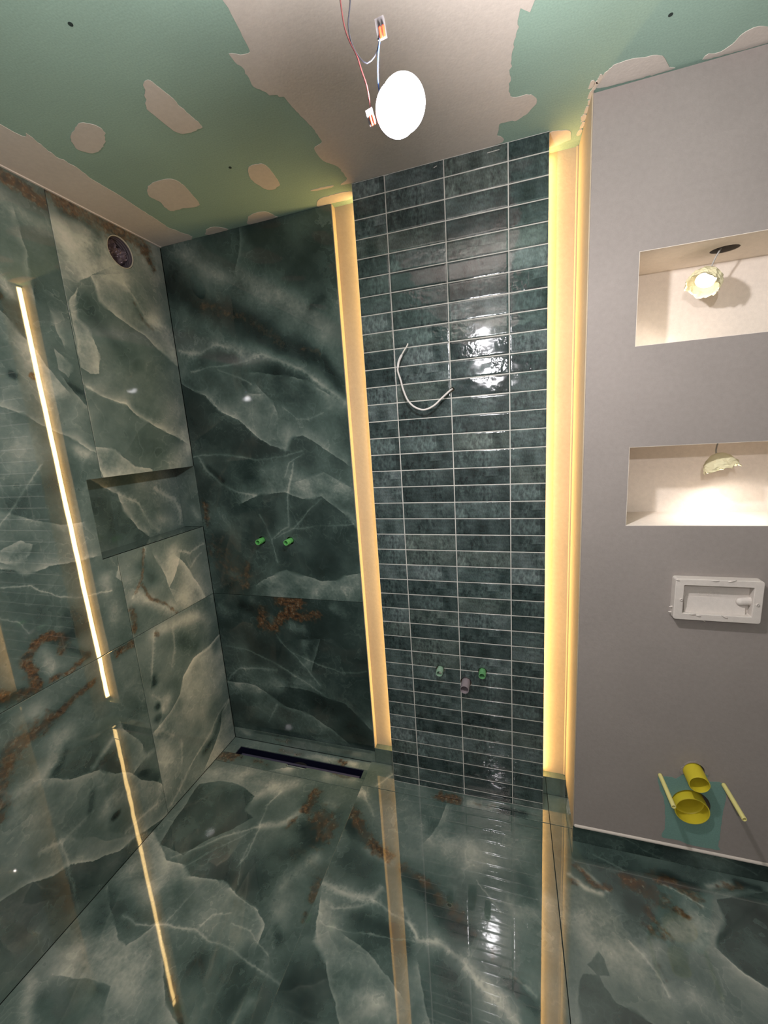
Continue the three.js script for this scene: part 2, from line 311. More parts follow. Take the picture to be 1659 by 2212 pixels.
    ["R",0,0.0664,0.45,[0.063,1.038,0.104,0.957,0.152,0.923]],
    ["R",0,0.0178,0.7,[0.221,0.966,0.197,0.859]],
    ["D",0,0.0774,0.35,[0.094,1.062,0.117,0.874]],
    ["L",0,0.0254,0.3,[0.119,0.922,0.155,0.911]],
    ["L",0,0.0603,0.2,[0.121,1.221,0.214,1.154]]],
  C2: [["R",0,0.0229,1,[0.373,0.796,0.481,0.796,0.408,0.742,0.318,0.654,0.259,0.673,0.276,0.74]],
    ["R",0,0.0218,0.9,[0.422,0.75,0.472,0.723,0.558,0.737]],
    ["D",0,0.0308,0.6,[0.167,0.766,0.218,0.755]],
    ["D",0,0.0794,0.35,[0.089,0.702,0.226,0.539,0.333,0.55]],
    ["L",0,0.0254,0.4,[0.223,0.784,0.259,0.762]],
    ["L",0,0.0228,0.5,[0.304,0.718,0.325,0.683]],
    ["L",0,0.0373,0.35,[0.039,0.735,0.089,0.702]],
    ["L",0,0.0342,0.35,[0.425,0.679,0.485,0.661]],
    ["V",0,0.0061,0.4,[0.332,0.621,0.384,0.55,0.43,0.513,0.485,0.451,0.544,0.374]],
    ["V",0,0.0063,0.4,[0.03,0.532,0.162,0.52,0.311,0.465,0.418,0.41,0.547,0.332]],
    ["E",-1,0.0391,0.35,[0.476,0.61,0.569,0.619,0.546,0.559,0.511,0.454]],
    ["L",0,0.0251,0.35,[0.487,0.577,0.49,0.493]],
    ["L",0,0.0274,0.3,[0.652,0.789,0.695,0.758]],
    ["V",0,0.0048,0.35,[0.417,0.529,0.548,0.485,0.66,0.455,0.789,0.48]],
    ["V",0,0.0083,0.35,[-0.002,0.317,0.034,0.362,0.099,0.415,0.197,0.426,0.315,0.43]],
    ["E",1,0.0657,0.3,[0.321,0.336,0.427,0.341,0.522,0.328,0.579,0.309,0.662,0.297,0.73,0.23,0.788,0.173]],
    ["E",-1,0.0789,0.35,[0.017,0.33,0.171,0.324,0.344,0.231,0.483,0.2,0.563,0.152,0.657,0.086]],
    ["L",0,0.0375,0.3,[0.084,0.32,0.306,0.345,0.489,0.369]],
    ["D",0,0.0655,0.4,[0.528,0.274,0.646,0.229,0.733,0.13]],
    ["D",0,0.14,0.2,[0.636,0.627,0.744,0.545]],
    ["V",0,0.0055,0.3,[0.222,0.12,0.292,0.238]],
    ["L",0,0.0533,0.2,[0.124,0.399,0.309,0.371]]],
  F1: [["PD",0,0.0,0.45,[0.025,0.304,0.106,0.264,0.187,0.258,0.251,0.266,0.321,0.302,0.323,0.363,0.375,0.388,0.325,0.458,0.245,0.527,0.204,0.593,0.076,0.578,0.052,0.482,0.042,0.406]],
    ["L",0,0.0514,0.45,[0.002,0.244,0.194,0.219,0.391,0.213]],
    ["L",0,0.0332,0.4,[0.342,0.288,0.405,0.236,0.476,0.194]],
    ["V",0,0.0053,0.5,[0.164,0.614,0.256,0.542,0.316,0.488,0.427,0.421,0.404,0.325,0.432,0.249]],
    ["V",0,0.0044,0.4,[0.433,0.42,0.452,0.534,0.437,0.579]],
    ["L",0,0.0183,0.5,[0.437,0.413,0.531,0.376,0.57,0.304]],
    ["R",0,0.0198,0.9,[0.589,0.213,0.583,0.255,0.578,0.302]],
    ["R",0,0.0433,0.7,[0.657,0.326,0.699,0.348,0.706,0.386]],
    ["L",0,0.0169,0.5,[0.655,0.249,0.696,0.262]],
    ["R",0,0.0138,0.9,[0.757,0.555,0.763,0.602]],
    ["R",0,0.0072,0.6,[0.763,0.65,0.765,0.67]],
    ["R",0,0.01,0.7,[0.562,0.349,0.541,0.396]],
    ["D",0,0.0373,0.45,[0.615,0.388,0.665,0.425]],
    ["L",0,0.0303,0.4,[0.711,0.477,0.684,0.535]],
    ["D",0,0.036,0.3,[0.554,0.48,0.634,0.479]],
    ["E",1,0.1219,0.5,[-0.002,0.538,0.037,0.556,0.092,0.588,0.156,0.628,0.236,0.621,0.29,0.646,0.361,0.64,0.419,0.637,0.523,0.661,0.604,0.679,0.644,0.712,0.652,0.748]],
    ["V",0,0.0048,0.35,[0.361,0.64,0.419,0.637,0.523,0.661,0.604,0.679]],
    ["D",0,0.0718,0.35,[0.262,0.597,0.386,0.592,0.518,0.608]],
    ["V",0,0.0039,0.3,[0.238,0.629,0.32,0.537,0.394,0.462]],
    ["V",0,0.0036,0.3,[0.435,0.49,0.444,0.561,0.486,0.632]],
    ["V",0,0.0038,0.4,[0.441,0.772,0.457,0.732,0.515,0.708]],
    ["V",0,0.0048,0.5,[0.153,0.814,0.223,0.819,0.325,0.797,0.432,0.783,0.494,0.797,0.581,0.795,0.631,0.806,0.693,0.812,0.77,0.832]],
    ["V",0,0.0032,0.3,[0.321,0.79,0.326,0.754,0.34,0.684]],
    ["V",0,0.0028,0.35,[0.535,0.735,0.611,0.742,0.704,0.779]],
    ["D",0,0.0871,0.35,[0.508,0.853,0.633,0.864,0.722,0.9]],
    ["E",1,0.0619,0.4,[0.29,0.798,0.346,0.831,0.414,0.893,0.473,0.945,0.517,0.969,0.553,0.978]],
    ["D",0,0.0086,0.6,[0.444,0.903,0.5,0.94,0.554,0.975]],
    ["R",0,0.0035,0.5,[0.466,0.918,0.532,0.96]],
    ["E",1,0.0447,0.35,[0.021,0.757,0.1,0.809,0.199,0.869,0.239,0.875,0.268,0.843,0.29,0.798]],
    ["D",0,0.0478,0.3,[0.144,0.793,0.213,0.818]],
    ["L",0,0.0719,0.35,[0.085,0.94,0.21,0.93,0.344,0.918]],
    ["E",-1,0.0402,0.3,[0.11,0.985,0.154,0.976,0.2,0.968,0.282,0.964,0.309,1.005,0.335,1.036]],
    ["D",0,0.0159,0.35,[0.247,0.981,0.279,0.978]],
    ["L",0,0.0181,0.35,[0.019,1.012,0.122,1.087]],
    ["L",0,0.0699,0.3,[0.085,0.684,0.191,0.722]],
    ["L",0,0.0331,0.35,[0.65,0.575,0.664,0.661,0.691,0.758]],
    ["D",0,0.0164,0.4,[0.685,0.71,0.713,0.74]],
    ["L",0,0.0188,0.35,[0.696,0.926,0.711,0.884]],
    ["D",0,0.0385,0.3,[0.117,1.041,0.215,1.045]],
    ["E",-1,0.0663,0.4,[0.236,1.212,0.386,1.095,0.65,1.063]],
    ["V",0,0.0056,0.5,[0.521,1.199,0.677,1.091,0.761,0.994]]],
  F2: [["R",0,0.0194,0.85,[0.779,0.269,0.869,0.352,0.924,0.391,0.974,0.412]],
    ["R",0,0.0159,0.8,[1.027,0.43,1.093,0.447,1.158,0.476]],
    ["R",0,0.0227,0.6,[1.179,0.495,1.221,0.522,1.261,0.54]],
    ["R",0,0.008,0.5,[1.261,0.54,1.286,0.568,1.308,0.575]],
    ["D",0,0.0225,0.5,[0.788,0.328,0.824,0.357]],
    ["D",0,0.0275,0.5,[1.066,0.463,1.148,0.503,1.211,0.555,1.287,0.58]],
    ["V",0,0.0089,0.4,[0.772,0.194,0.788,0.166,0.876,0.27]],
    ["L",0,0.026,0.4,[0.775,0.174,0.823,0.186]],
    ["L",0,0.0171,0.4,[0.878,0.4,0.932,0.423,1.006,0.43]],
    ["L",0,0.0825,0.3,[0.992,0.236,1.116,0.286,1.231,0.349]],
    ["E",-1,0.0757,0.3,[1.157,0.155,1.142,0.243,1.109,0.313]],
    ["D",0,0.0301,0.35,[1.075,0.216,1.12,0.256]],
    ["D",0,0.0644,0.3,[0.854,0.459,0.92,0.492]],
    ["V",0,0.012,0.5,[0.766,0.551,0.777,0.555,0.845,0.565,0.911,0.57,0.971,0.555,0.99,0.518]],
    ["V",0,0.0072,0.4,[0.842,0.613,0.921,0.598,0.974,0.564]],
    ["L",0,0.0281,0.3,[0.812,0.61,0.864,0.651]],
    ["V",0,0.0055,0.5,[0.974,0.564,1.039,0.582,1.103,0.595,1.137,0.625]],
    ["V",0,0.0099,0.6,[1.072,0.56,1.123,0.609,1.138,0.631,1.194,0.621,1.263,0.641,1.31,0.671,1.367,0.711,1.41,0.73,1.434,0.743]],
    ["L",0,0.0258,0.35,[1.194,0.621,1.263,0.641,1.31,0.671,1.367,0.711,1.41,0.73]],
    ["V",0,0.0032,0.4,[0.817,0.656,0.843,0.667,0.944,0.658,1.041,0.647,1.129,0.638]],
    ["D",0,0.0382,0.35,[0.92,0.63,1.014,0.625]],
    ["D",0,0.0254,0.4,[1.062,0.632,1.114,0.661]],
    ["E",-1,0.0702,0.45,[0.796,0.613,0.825,0.716,0.888,0.762,0.917,0.802,0.947,0.825,0.979,0.864]],
    ["D",0,0.0441,0.35,[0.825,0.824,0.878,0.868]],
    ["E",1,0.0476,0.35,[0.922,0.674,0.99,0.695,1.07,0.731,1.111,0.758]],
    ["E",1,0.0435,0.35,[1.157,0.694,1.173,0.726,1.193,0.771,1.216,0.801]],
    ["D",0,0.0343,0.35,[1.216,0.679,1.273,0.706,1.292,0.758]],
    ["D",0,0.025,0.35,[1.222,0.627,1.257,0.629]],
    ["V",0,0.0057,0.35,[1.417,0.643,1.457,0.659,1.483,0.674]],
    ["R",0,0.0046,0.5,[1.417,0.645,1.448,0.655]],
    ["D",0,0.0196,0.5,[1.435,0.673,1.476,0.696]],
    ["D",0,0.0351,0.3,[1.359,0.631,1.41,0.649]],
    ["R",0,0.017,0.35,[1.357,0.598,1.397,0.621]],
    ["L",0,0.0178,0.4,[1.348,0.676,1.386,0.7]],
    ["L",0,0.0196,0.3,[1.368,0.414,1.433,0.479,1.486,0.471]],
    ["D",0,0.0356,0.25,[1.456,0.373,1.482,0.453]],
    ["V",0,0.0044,0.3,[1.303,0.412,1.351,0.452,1.382,0.492]],
    ["L",0,0.0694,0.25,[1.329,0.324,1.41,0.27]],
    ["L",0,0.0322,0.3,[1.016,0.803,1.111,0.806]],
    ["L",0,0.0253,0.3,[1.534,0.426,1.536,0.551]],
    ["R",0,0.0098,0.5,[1.55,0.015,1.57,0.097]],
    ["E",-1,0.0493,0.4,[0.925,1.088,1.102,0.975,1.312,0.95,1.515,0.828]]],
  F3: [["R",0,0.0108,0.8,[1.642,0.282,1.687,0.334,1.728,0.334]],
    ["L",0,0.0078,0.6,[1.648,0.282,1.696,0.321,1.72,0.344]],
    ["L",0,0.0092,0.6,[1.61,0.32,1.652,0.351,1.703,0.358]],
    ["R",0,0.0217,0.9,[1.793,0.295,1.845,0.304,1.889,0.333]],
    ["R",0,0.0186,0.75,[1.889,0.255,1.936,0.268,1.968,0.283,1.995,0.302]],
    ["V",0,0.0034,0.6,[1.9,0.277,1.959,0.298,2.001,0.321]],
    ["R",0,0.0113,0.85,[1.827,0.369,1.843,0.394]],
    ["R",0,0.0163,0.7,[1.827,0.429,1.853,0.432]],
    ["R",0,0.0115,0.75,[1.918,0.346,1.945,0.363]],
    ["R",0,0.0096,0.7,[2.066,0.238,2.142,0.224]],
    ["L",0,0.0097,0.5,[2.041,0.249,2.11,0.222]],
    ["D",0,0.0129,0.6,[2.133,0.211,2.195,0.215]],
    ["R",0,0.0093,0.6,[1.611,0.335,1.628,0.345]],
    ["D",0,0.0221,0.5,[1.922,0.249,1.998,0.26]],
    ["L",0,0.0624,0.45,[1.591,0.424,1.697,0.436,1.785,0.458]],
    ["L",0,0.041,0.4,[1.869,0.418,1.944,0.411]],
    ["L",0,0.0489,0.4,[1.662,0.507,1.727,0.545,1.798,0.577]],
    ["PD",0,0.0,0.4,[1.604,0.605,1.615,0.588,1.652,0.579,1.66,0.602,1.683,0.631,1.736,0.641,1.773,0.661,1.592,0.714,1.587,0.662]],
    ["PD",0,0.0,0.4,[1.628,0.562,1.658,0.525,1.672,0.538,1.679,0.572,1.648,0.58]],
    ["PD",0,0.0,0.42,[2.051,0.288,2.216,0.219,2.405,0.178,2.209,0.515,2.08,0.499,2.037,0.478,2.012,0.453,1.986,0.428,2.002,0.398,2.051,0.34]],
    ["V",0,0.0033,0.5,[1.986,0.428,2.012,0.453,2.037,0.478,2.08,0.499,2.131,0.517]],
    ["E",1,0.0646,0.3,[2.051,0.34,2.002,0.398,1.986,0.428,2.012,0.453,2.037,0.478,2.08,0.499]],
    ["V",0,0.0061,0.4,[1.754,0.47,1.807,0.534,1.828,0.583]],
    ["R",0,0.0048,0.4,[1.82,0.521,1.828,0.55]],
    ["V",0,0.0033,0.35,[1.7,0.226,1.795,0.261]],
    ["D",0,0.0657,0.25,[1.725,0.243,1.87,0.239,2.01,0.227]],
    ["L",0,0.034,0.3,[1.888,0.563,1.946,0.576]],
    ["D",0,0.0419,0.3,[1.78,0.377,1.783,0.415]],
    ["L",0,0.0278,0.4,[1.961,0.364,1.988,0.388]],
    ["E",1,0.0706,0.35,[2.229,0.289,2.425,0.32,2.676,0.245]]]
};
function prepare(list) {
  return list.map(([kind, side, w, k, p]) => {
    const pts = []; for (let i = 0; i < p.length; i += 2) pts.push([p[i], p[i + 1]]);
    if (pts.length === 1) pts.push([pts[0][0] + 0.001, pts[0][1]]);
    const reach = kind === 'E' ? w * 3.2 : kind === 'V' ? Math.max(0.02, w * 4) : kind[0] === 'P' ? 0.08 : w * 2.2 + 0.01;
    const xs = pts.map((q) => q[0]), ys = pts.map((q) => q[1]);
    return { kind, side, w, k, pts, x0: Math.min(...xs) - reach, x1: Math.max(...xs) + reach, y0: Math.min(...ys) - reach, y1: Math.max(...ys) + reach };
  });
}
const hit = { d: 0, s: 0, end: 0 };
function nearest(pts, x, y, closed) {
  let best = 1e9, sign = 1, end = 0; const n = pts.length - (closed ? 0 : 1);
  for (let i = 0; i < n; i++) {
    const a = pts[i], b = pts[(i + 1) % pts.length], dx = b[0] - a[0], dy = b[1] - a[1], l2 = dx * dx + dy * dy || 1e-9;
    let t = ((x - a[0]) * dx + (y - a[1]) * dy) / l2; const raw = t; t = t < 0 ? 0 : t > 1 ? 1 : t;
    const ex = x - a[0] - dx * t, ey = y - a[1] - dy * t, d = ex * ex + ey * ey;
    if (d < best) { best = d; sign = dx * (y - a[1]) - dy * (x - a[0]) > 0 ? 1 : -1; end = !closed && ((i === 0 && raw < 0) ? -raw : (i === n - 1 && raw > 1) ? raw - 1 : 0) * Math.sqrt(l2); }
  }
  hit.d = Math.sqrt(best); hit.s = sign; hit.end = end;
}
function inside(pts, x, y) { let c = false; for (let i = 0, j = pts.length - 1; i < pts.length; j = i++) { const a = pts[i], b = pts[j]; if ((a[1] > y) !== (b[1] > y) && x < (b[0] - a[0]) * (y - a[1]) / (b[1] - a[1]) + a[0]) c = !c; } return c; }
const RAMP = [[-0.4, [19, 26, 25]], [0.0, [42, 55, 52]], [0.28, [75, 91, 85]], [0.5, [102, 115, 108]], [0.75, [138, 145, 135]], [1.05, [174, 176, 161]], [1.5, [200, 197, 181]]];
function ramp(t) { for (let i = 1; i < RAMP.length; i++) if (t <= RAMP[i][0] || i === RAMP.length - 1) { const [a, ca] = RAMP[i - 1], [b, cb] = RAMP[i]; return mixc(ca, cb, clamp((t - a) / (b - a))); } }
function marbleTexture(list, u0, u1, v0, v1, sd, lift = 0, res = 0.00125) {
  const feats = prepare(list), w = Math.min(2048, Math.round((u1 - u0) / res)), h = Math.min(2048, Math.round((v1 - v0) / res));
  return dataTexture(w, h, (s, t) => {
    const U = u0 + (u1 - u0) * s, W = v0 + (v1 - v0) * t, ox = U + sd * 3.1, oy = W + sd * 1.7;
    const n1 = fbm(ox * 9, oy * 9, 4), n2 = fbm(ox * 9 + 40, oy * 9 + 11, 4), f1 = fbm(ox * 85, oy * 85 + 5, 3), f2 = fbm(ox * 85 + 9, oy * 85 + 77, 3);
    const x = U + n1 * 0.010 + f1 * 0.0022, y = W + n2 * 0.010 + f2 * 0.0022;
    const q1 = fbm(x * 3.2 + sd, y * 3.2, 3), q2 = fbm(x * 7 + y * 5 + 31, y * 7 - x * 4, 4);
    const cl = clamp(0.62 + 1.3 * fbm(ox * 5 + 80, oy * 5 + 21, 3) + 0.5 * n2, 0.15, 1.15);
    const r1 = fbm(ox * 38 + 3, oy * 38 + 50, 5);
    let T = 0.31 + lift + 0.26 * q1 + 0.2 * q2 + 0.05 * f1, rust = 0, sat = 0;
    // faint fracture lines everywhere
    const ridge = Math.abs(noise(x * 5.5 + n1 * 1.5 + 60, y * 5.5 + n2 * 1.5)); T += 0.10 * Math.exp(-ridge * 42) * clamp(0.5 + n2 * 1.5);
    { // bedded banding of the onyx: each band starts at a crisp line and fades
      const h = 2.6 * fbm(ox * 2.1 + n1 * 0.35 + 200, oy * 2.1 + n2 * 0.35 + (ox - oy) * 0.9, 3) + f1 * 0.03, fr = h * 2.2 - Math.floor(h * 2.2);
      T += cl * (0.17 * Math.exp(-fr * 7) + 0.08 * Math.exp(-fr * 60)) - 0.035 + 0.07 * Math.exp(-Math.abs(noise(x * 14 + 5, y * 14 + q2 * 2)) * 30) * cl * clamp(q1 + 0.6);
    }
    const ew = 0.0014 + 0.009 * sstep(0.02, 0.4, fbm(ox * 12 + 5, oy * 12 + 90, 2));
    for (const f of feats) {
      if (x < f.x0 || x > f.x1 || y < f.y0 || y > f.y1) continue;
      if (f.kind === 'PL' || f.kind === 'PD') {
        nearest(f.pts, x, y, true); const inn = inside(f.pts, x, y), sdv = inn ? hit.d : -hit.d, m = sstep(-ew, ew, sdv);
        if (f.kind === 'PL') T += m * f.k * (0.35 + 0.65 * Math.exp(-sdv / 0.014) + 0.2 * f1 + 0.9 * q2) - (1 - m) * 0.2 * f.k * Math.exp(sdv / 0.015);
        else T += -m * f.k * (0.3 + 0.5 * cl + 0.3 * n2) + (1 - m) * 0.45 * f.k * Math.exp(sdv / 0.03);
        continue;
      }
      nearest(f.pts, x, y, false); const d = hit.d;
      if (f.kind === 'E') {
        const sv = d * hit.s * f.side, e = Math.exp(-hit.end / 0.02);
        if (sv > -ew) T += f.k * 1.0 * e * sstep(-ew, ew * 1.5, sv) * Math.exp(-Math.max(0, sv) / f.w) * (0.25 + 0.75 * Math.exp(-Math.max(0, sv) / 0.012) + (0.8 * cl - 0.25) + 0.2 * f2 + 0.5 * q2);
        if (sv < ew) T -= f.k * 0.3 * e * sstep(ew, -ew, sv) * Math.exp(Math.min(0, sv) / (f.w * 0.8));
      } else if (f.kind === 'V') {
        const ww = f.w * (0.75 + 0.9 * Math.max(-0.5, f1 + n2 * 0.8)); T += f.k * 0.85 * Math.exp(-Math.pow(d / ww, 1.5)) * clamp(0.85 + n1 * 1.1, 0.2, 1.3) * Math.exp(-hit.end / 0.004) + f.k * 0.2 * Math.exp(-d / (f.w * 3));
      } else if (f.kind === 'L') T += f.k * Math.exp(-Math.pow(d / f.w, 2)) * (0.9 + 0.9 * n2 + 0.3 * f2 + 0.5 * q2);
      else if (f.kind === 'D') T -= f.k * 0.9 * Math.exp(-Math.pow(d / f.w, 2)) * (0.9 + 0.7 * n2 + 0.25 * f1);
      else if (f.kind === 'R') { const r = f.k * 1.05 * Math.exp(-Math.pow(d / (f.w * 1.3), 2)) + 0.75 * r1 + 0.2 * f2 - 0.1; const m = sstep(0.1, 0.8, r) * Math.exp(-Math.pow(d / (f.w * 2.2), 4)); rust = Math.max(rust, m * clamp(0.4 + f.w / 0.018) * clamp(1.0 + 1.3 * n2 + 0.4 * f2, 0.25, 1)); sat = Math.max(sat, f.k); T -= 0.22 * f.k * Math.exp(-Math.pow(d / (f.w * 1.7), 2)); }
    }
    T = 0.36 + (T - 0.34) * 0.86;
    let c = ramp(T + 0.025 * noise(x * 420, y * 420));
    if (rust > 0) {
      const g = fbm(x * 130 + 7, y * 130, 3), g2 = fbm(x * 60 + 70, y * 60, 3);
      let rc = mixc([86, 56, 34], [114, 76, 45], clamp(0.5 + g * 1.1)); rc = mixc(rc, [42, 34, 28], sstep(-0.1, 0.5, g2)); rc = mixc(rc, [126, 120, 102], sstep(0.15, 0.6, -g2 + 0.3 * g));
      c = mixc(c, mixc([78, 70, 56], rc, clamp(sat * 0.95)), rust * (0.4 + 0.45 * sat));
    }
    return c;
  });
}
const wave = dataTexture(512, 512, (s, t) => { const x = s * 8, y = t * 8; const a = fbm(x, y, 2), b = fbm(x - 8, y, 2), c = fbm(x, y - 8, 2), d = fbm(x - 8, y - 8, 2); const v = 128 + 110 * ((a * (1 - s) + b * s) * (1 - t) + (c * (1 - s) + d * s) * t); return [v, v, v]; }, false, true);
function marble(tex, ior) {
  return new THREE.MeshPhysicalMaterial({ map: tex, roughness: 0.025, metalness: 0, ior, bumpMap: wave, bumpScale: 0.00012 });
}
const MARBLE_PLAIN = {};
function slab(parent, name, list, rect, basis, opts = {}) {
  const [u0, u1, v0, v1] = rect, [U, V, N, at] = basis;
  const tex = marbleTexture(list, u0, u1, v0, v1, opts.seed ?? 1, opts.lift ?? 0, opts.res ?? 0.00125);
  let g = slabGeometry({ u0, u1, v0, v1, U, V, N, at, at1: opts.at1, thick: opts.thick ?? 0.011 });
  if (opts.cut) g = cut(g, ...opts.cut);
  return mesh(name, g, marble(tex, opts.ior ?? 2.3), parent);
}
// ---------------------------------------------------------------- other materials
const plasterTex = dataTexture(1024, 1024, (s, t) => { const x = s * 6, y = t * 6, a = fbm(x * 0.8, y * 0.8, 4), b = fbm(x * 14, y * 14, 3), v = 1 + 0.035 * a + 0.03 * b + 0.02 * noise(x * 90, y * 90); return [232 * v, 226 * v, 219 * v]; }, true, true);
const plasterBump = dataTexture(1024, 1024, (s, t) => { const x = s * 6, y = t * 6, v = 128 + 60 * fbm(x * 1.5, y * 1.5, 3) + 30 * fbm(x * 30, y * 30, 3); return [v, v, v]; }, false, true);
const rep = (t, k) => { const c = t.clone(); c.repeat.set(k, k); c.needsUpdate = true; return c; };
const plaster = (col, rough = 0.85) => new THREE.MeshStandardMaterial({ color: col, map: rep(plasterTex, 0.9), bumpMap: rep(plasterBump, 0.9), bumpScale: 0.0012, roughness: rough });
const WALL = plaster(0x9b9694), FILLER = plaster(0xe2dcd6), GAP = plaster(0xbdb19c, 0.9), NICHEWALL = plaster(0xf0ebe4);
const boardTex = dataTexture(1024, 1024, (s, t) => { const x = s * 6, y = t * 6, a = fbm(x * 0.7, y * 0.7, 3), b = fbm(x * 60, y * 60, 3), c = noise(x * 3, y * 120), v = 1 + 0.06 * a + 0.08 * b + 0.02 * c; return [146 * v, 172 * v, 156 * v]; }, true, true);
const BOARD = new THREE.MeshStandardMaterial({ map: rep(boardTex, 0.7), roughness: 0.9 });
const BOARD2 = new THREE.MeshStandardMaterial({ map: rep(boardTex, 0.7), roughness: 0.9, color: 0xb9cdd2 });
const GROUT = new THREE.MeshStandardMaterial({ color: 0xb9b6ae, roughness: 0.9 });
const GROUT_DARK = new THREE.MeshStandardMaterial({ color: 0x2c3836, roughness: 0.9 });
const WHITE_PLASTIC = new THREE.MeshStandardMaterial({ color: 0xdcdad6, roughness: 0.45 });
const DARK = new THREE.MeshStandardMaterial({ color: 0x0b0b0c, roughness: 0.9 });
const simple = (c, r = 0.5, m = 0) => new THREE.MeshStandardMaterial({ color: c, roughness: r, metalness: m });

// ---------------------------------------------------------------- the setting
const LEFT = [[0, 0, 1], [0, 1, 0], [1, 0, 0], 0], BACK = [[1, 0, 0], [0, 1, 0], [0, 0, 1], 0], FLOOR = [[1, 0, 0], [0, 0, 1], [0, 1, 0], 0];
const G = 0.0009;                                                    // half a joint
const NY0 = 1.159, NY1 = 1.452, NZ1 = 0.518, ND = 0.113;             // niche in the left wall
const VENT = V3(0, 2.293, 0.207);

// floor
{
  const f = struct(group('floor'), 'polished green marble slab floor with dark joints and pale veins', 'floor');
  mesh('screed', cut(box(-0.35, XE + 0.15, -0.2, -0.0115 + SY, -0.35, ZE + 0.15), box(0.072, 0.755, -0.06, 0.1, 0.05, 0.1)), GROUT_DARK, f);
  slab(f, 'slab', VEINS.F1, [0.001, FX1 - G, SZ + G, 1.45], [FLOOR[0], FLOOR[1], FLOOR[2], SY], { seed: 1, lift: 0.05 });
  slab(f, 'slab', VEINS.F2, [FX1 + G, FX2 - G, FZ + G, 1.45], FLOOR, { seed: 2, lift: 0.06, thick: 0.02 });
  slab(f, 'slab', VEINS.F3, [FX2 + G, XE, FZ + G, 1.45], FLOOR, { seed: 3, lift: 0.06, thick: 0.02 });
  slab(f, 'slab', [], [0.001, FX1 - G, 1.452, ZE], FLOOR, { seed: 4, res: 0.004, thick: 0.02 });
  slab(f, 'slab', [], [FX1 + G, FX2 - G, 1.452, ZE], FLOOR, { seed: 5, res: 0.004, thick: 0.02 });
  slab(f, 'slab', [], [FX2 + G, XE, 1.452, ZE], FLOOR, { seed: 6, res: 0.004, thick: 0.02 });
  const low = [FLOOR[0], FLOOR[1], FLOOR[2], SY];
  slab(f, 'strip', [['R', 0, 0.03, 0.9, [0.03, 0.13, 0.08, 0.115]], ['R', 0, 0.014, 0.5, [0.2, 0.12, 0.28, 0.13]], ['E', 1, 0.04, 0.4, [0.3, 0.16, 0.36, 0.13, 0.4, 0.12]], ['L', 0, 0.03, 0.4, [0.36, 0.14, 0.4, 0.12]], ['L', 0, 0.03, 0.35, [0.6, 0.13, 0.72, 0.11]], ['R', 0, 0.008, 0.7, [0.62, 0.106, 0.7, 0.103]]], [0.001, FX1 - G, 0.1005, SZ - G], low, { seed: 7, lift: 0.1,
    cut: [new THREE.CapsuleGeometry(0.009, 0.092, 4, 12).rotateZ(Math.PI / 2).translate(0.426, SY, 0.1065)] });
  slab(f, 'strip', [['L', 0, 0.02, 0.5, [0.45, 0.03, 0.7, 0.03]], ['R', 0, 0.013, 0.9, [0.63, 0.03, 0.65, 0.035]], ['R', 0, 0.012, 0.6, [0.3, 0.03, 0.42, 0.035]]], [0.001, FX1 - G, 0.001, 0.0495], low, { seed: 8, lift: 0.12 });
  slab(f, 'strip', [], [0.001, 0.0715, 0.0505, 0.0995], low, { seed: 9, lift: 0.15 });
  slab(f, 'strip', [], [0.7555, FX1 - G, 0.0505, 0.0995], low, { seed: 10, lift: 0.02 });
  slab(f, 'strip', [['R', 0, 0.02, 1, [1.13, 0.12, 1.2, 0.115]], ['R', 0, 0.01, 0.4, [1.26, 0.12, 1.36, 0.115]], ['L', 0, 0.02, 0.5, [1.25, 0.12, 1.36, 0.12]], ['D', 0, 0.02, 0.7, [1.38, 0.12, 1.46, 0.12]], ['V', 0, 0.006, 0.5, [0.84, 0.13, 0.9, 0.05]]], [FX1 + G, FX2 - G, 0.001, FZ - G], FLOOR, { seed: 11, lift: 0.06, thick: 0.02 });
  slab(f, 'strip', [], [FX2 + G, QX + 0.004, 0.001, FZ - G], FLOOR, { seed: 12, lift: 0.1, thick: 0.02 });
}
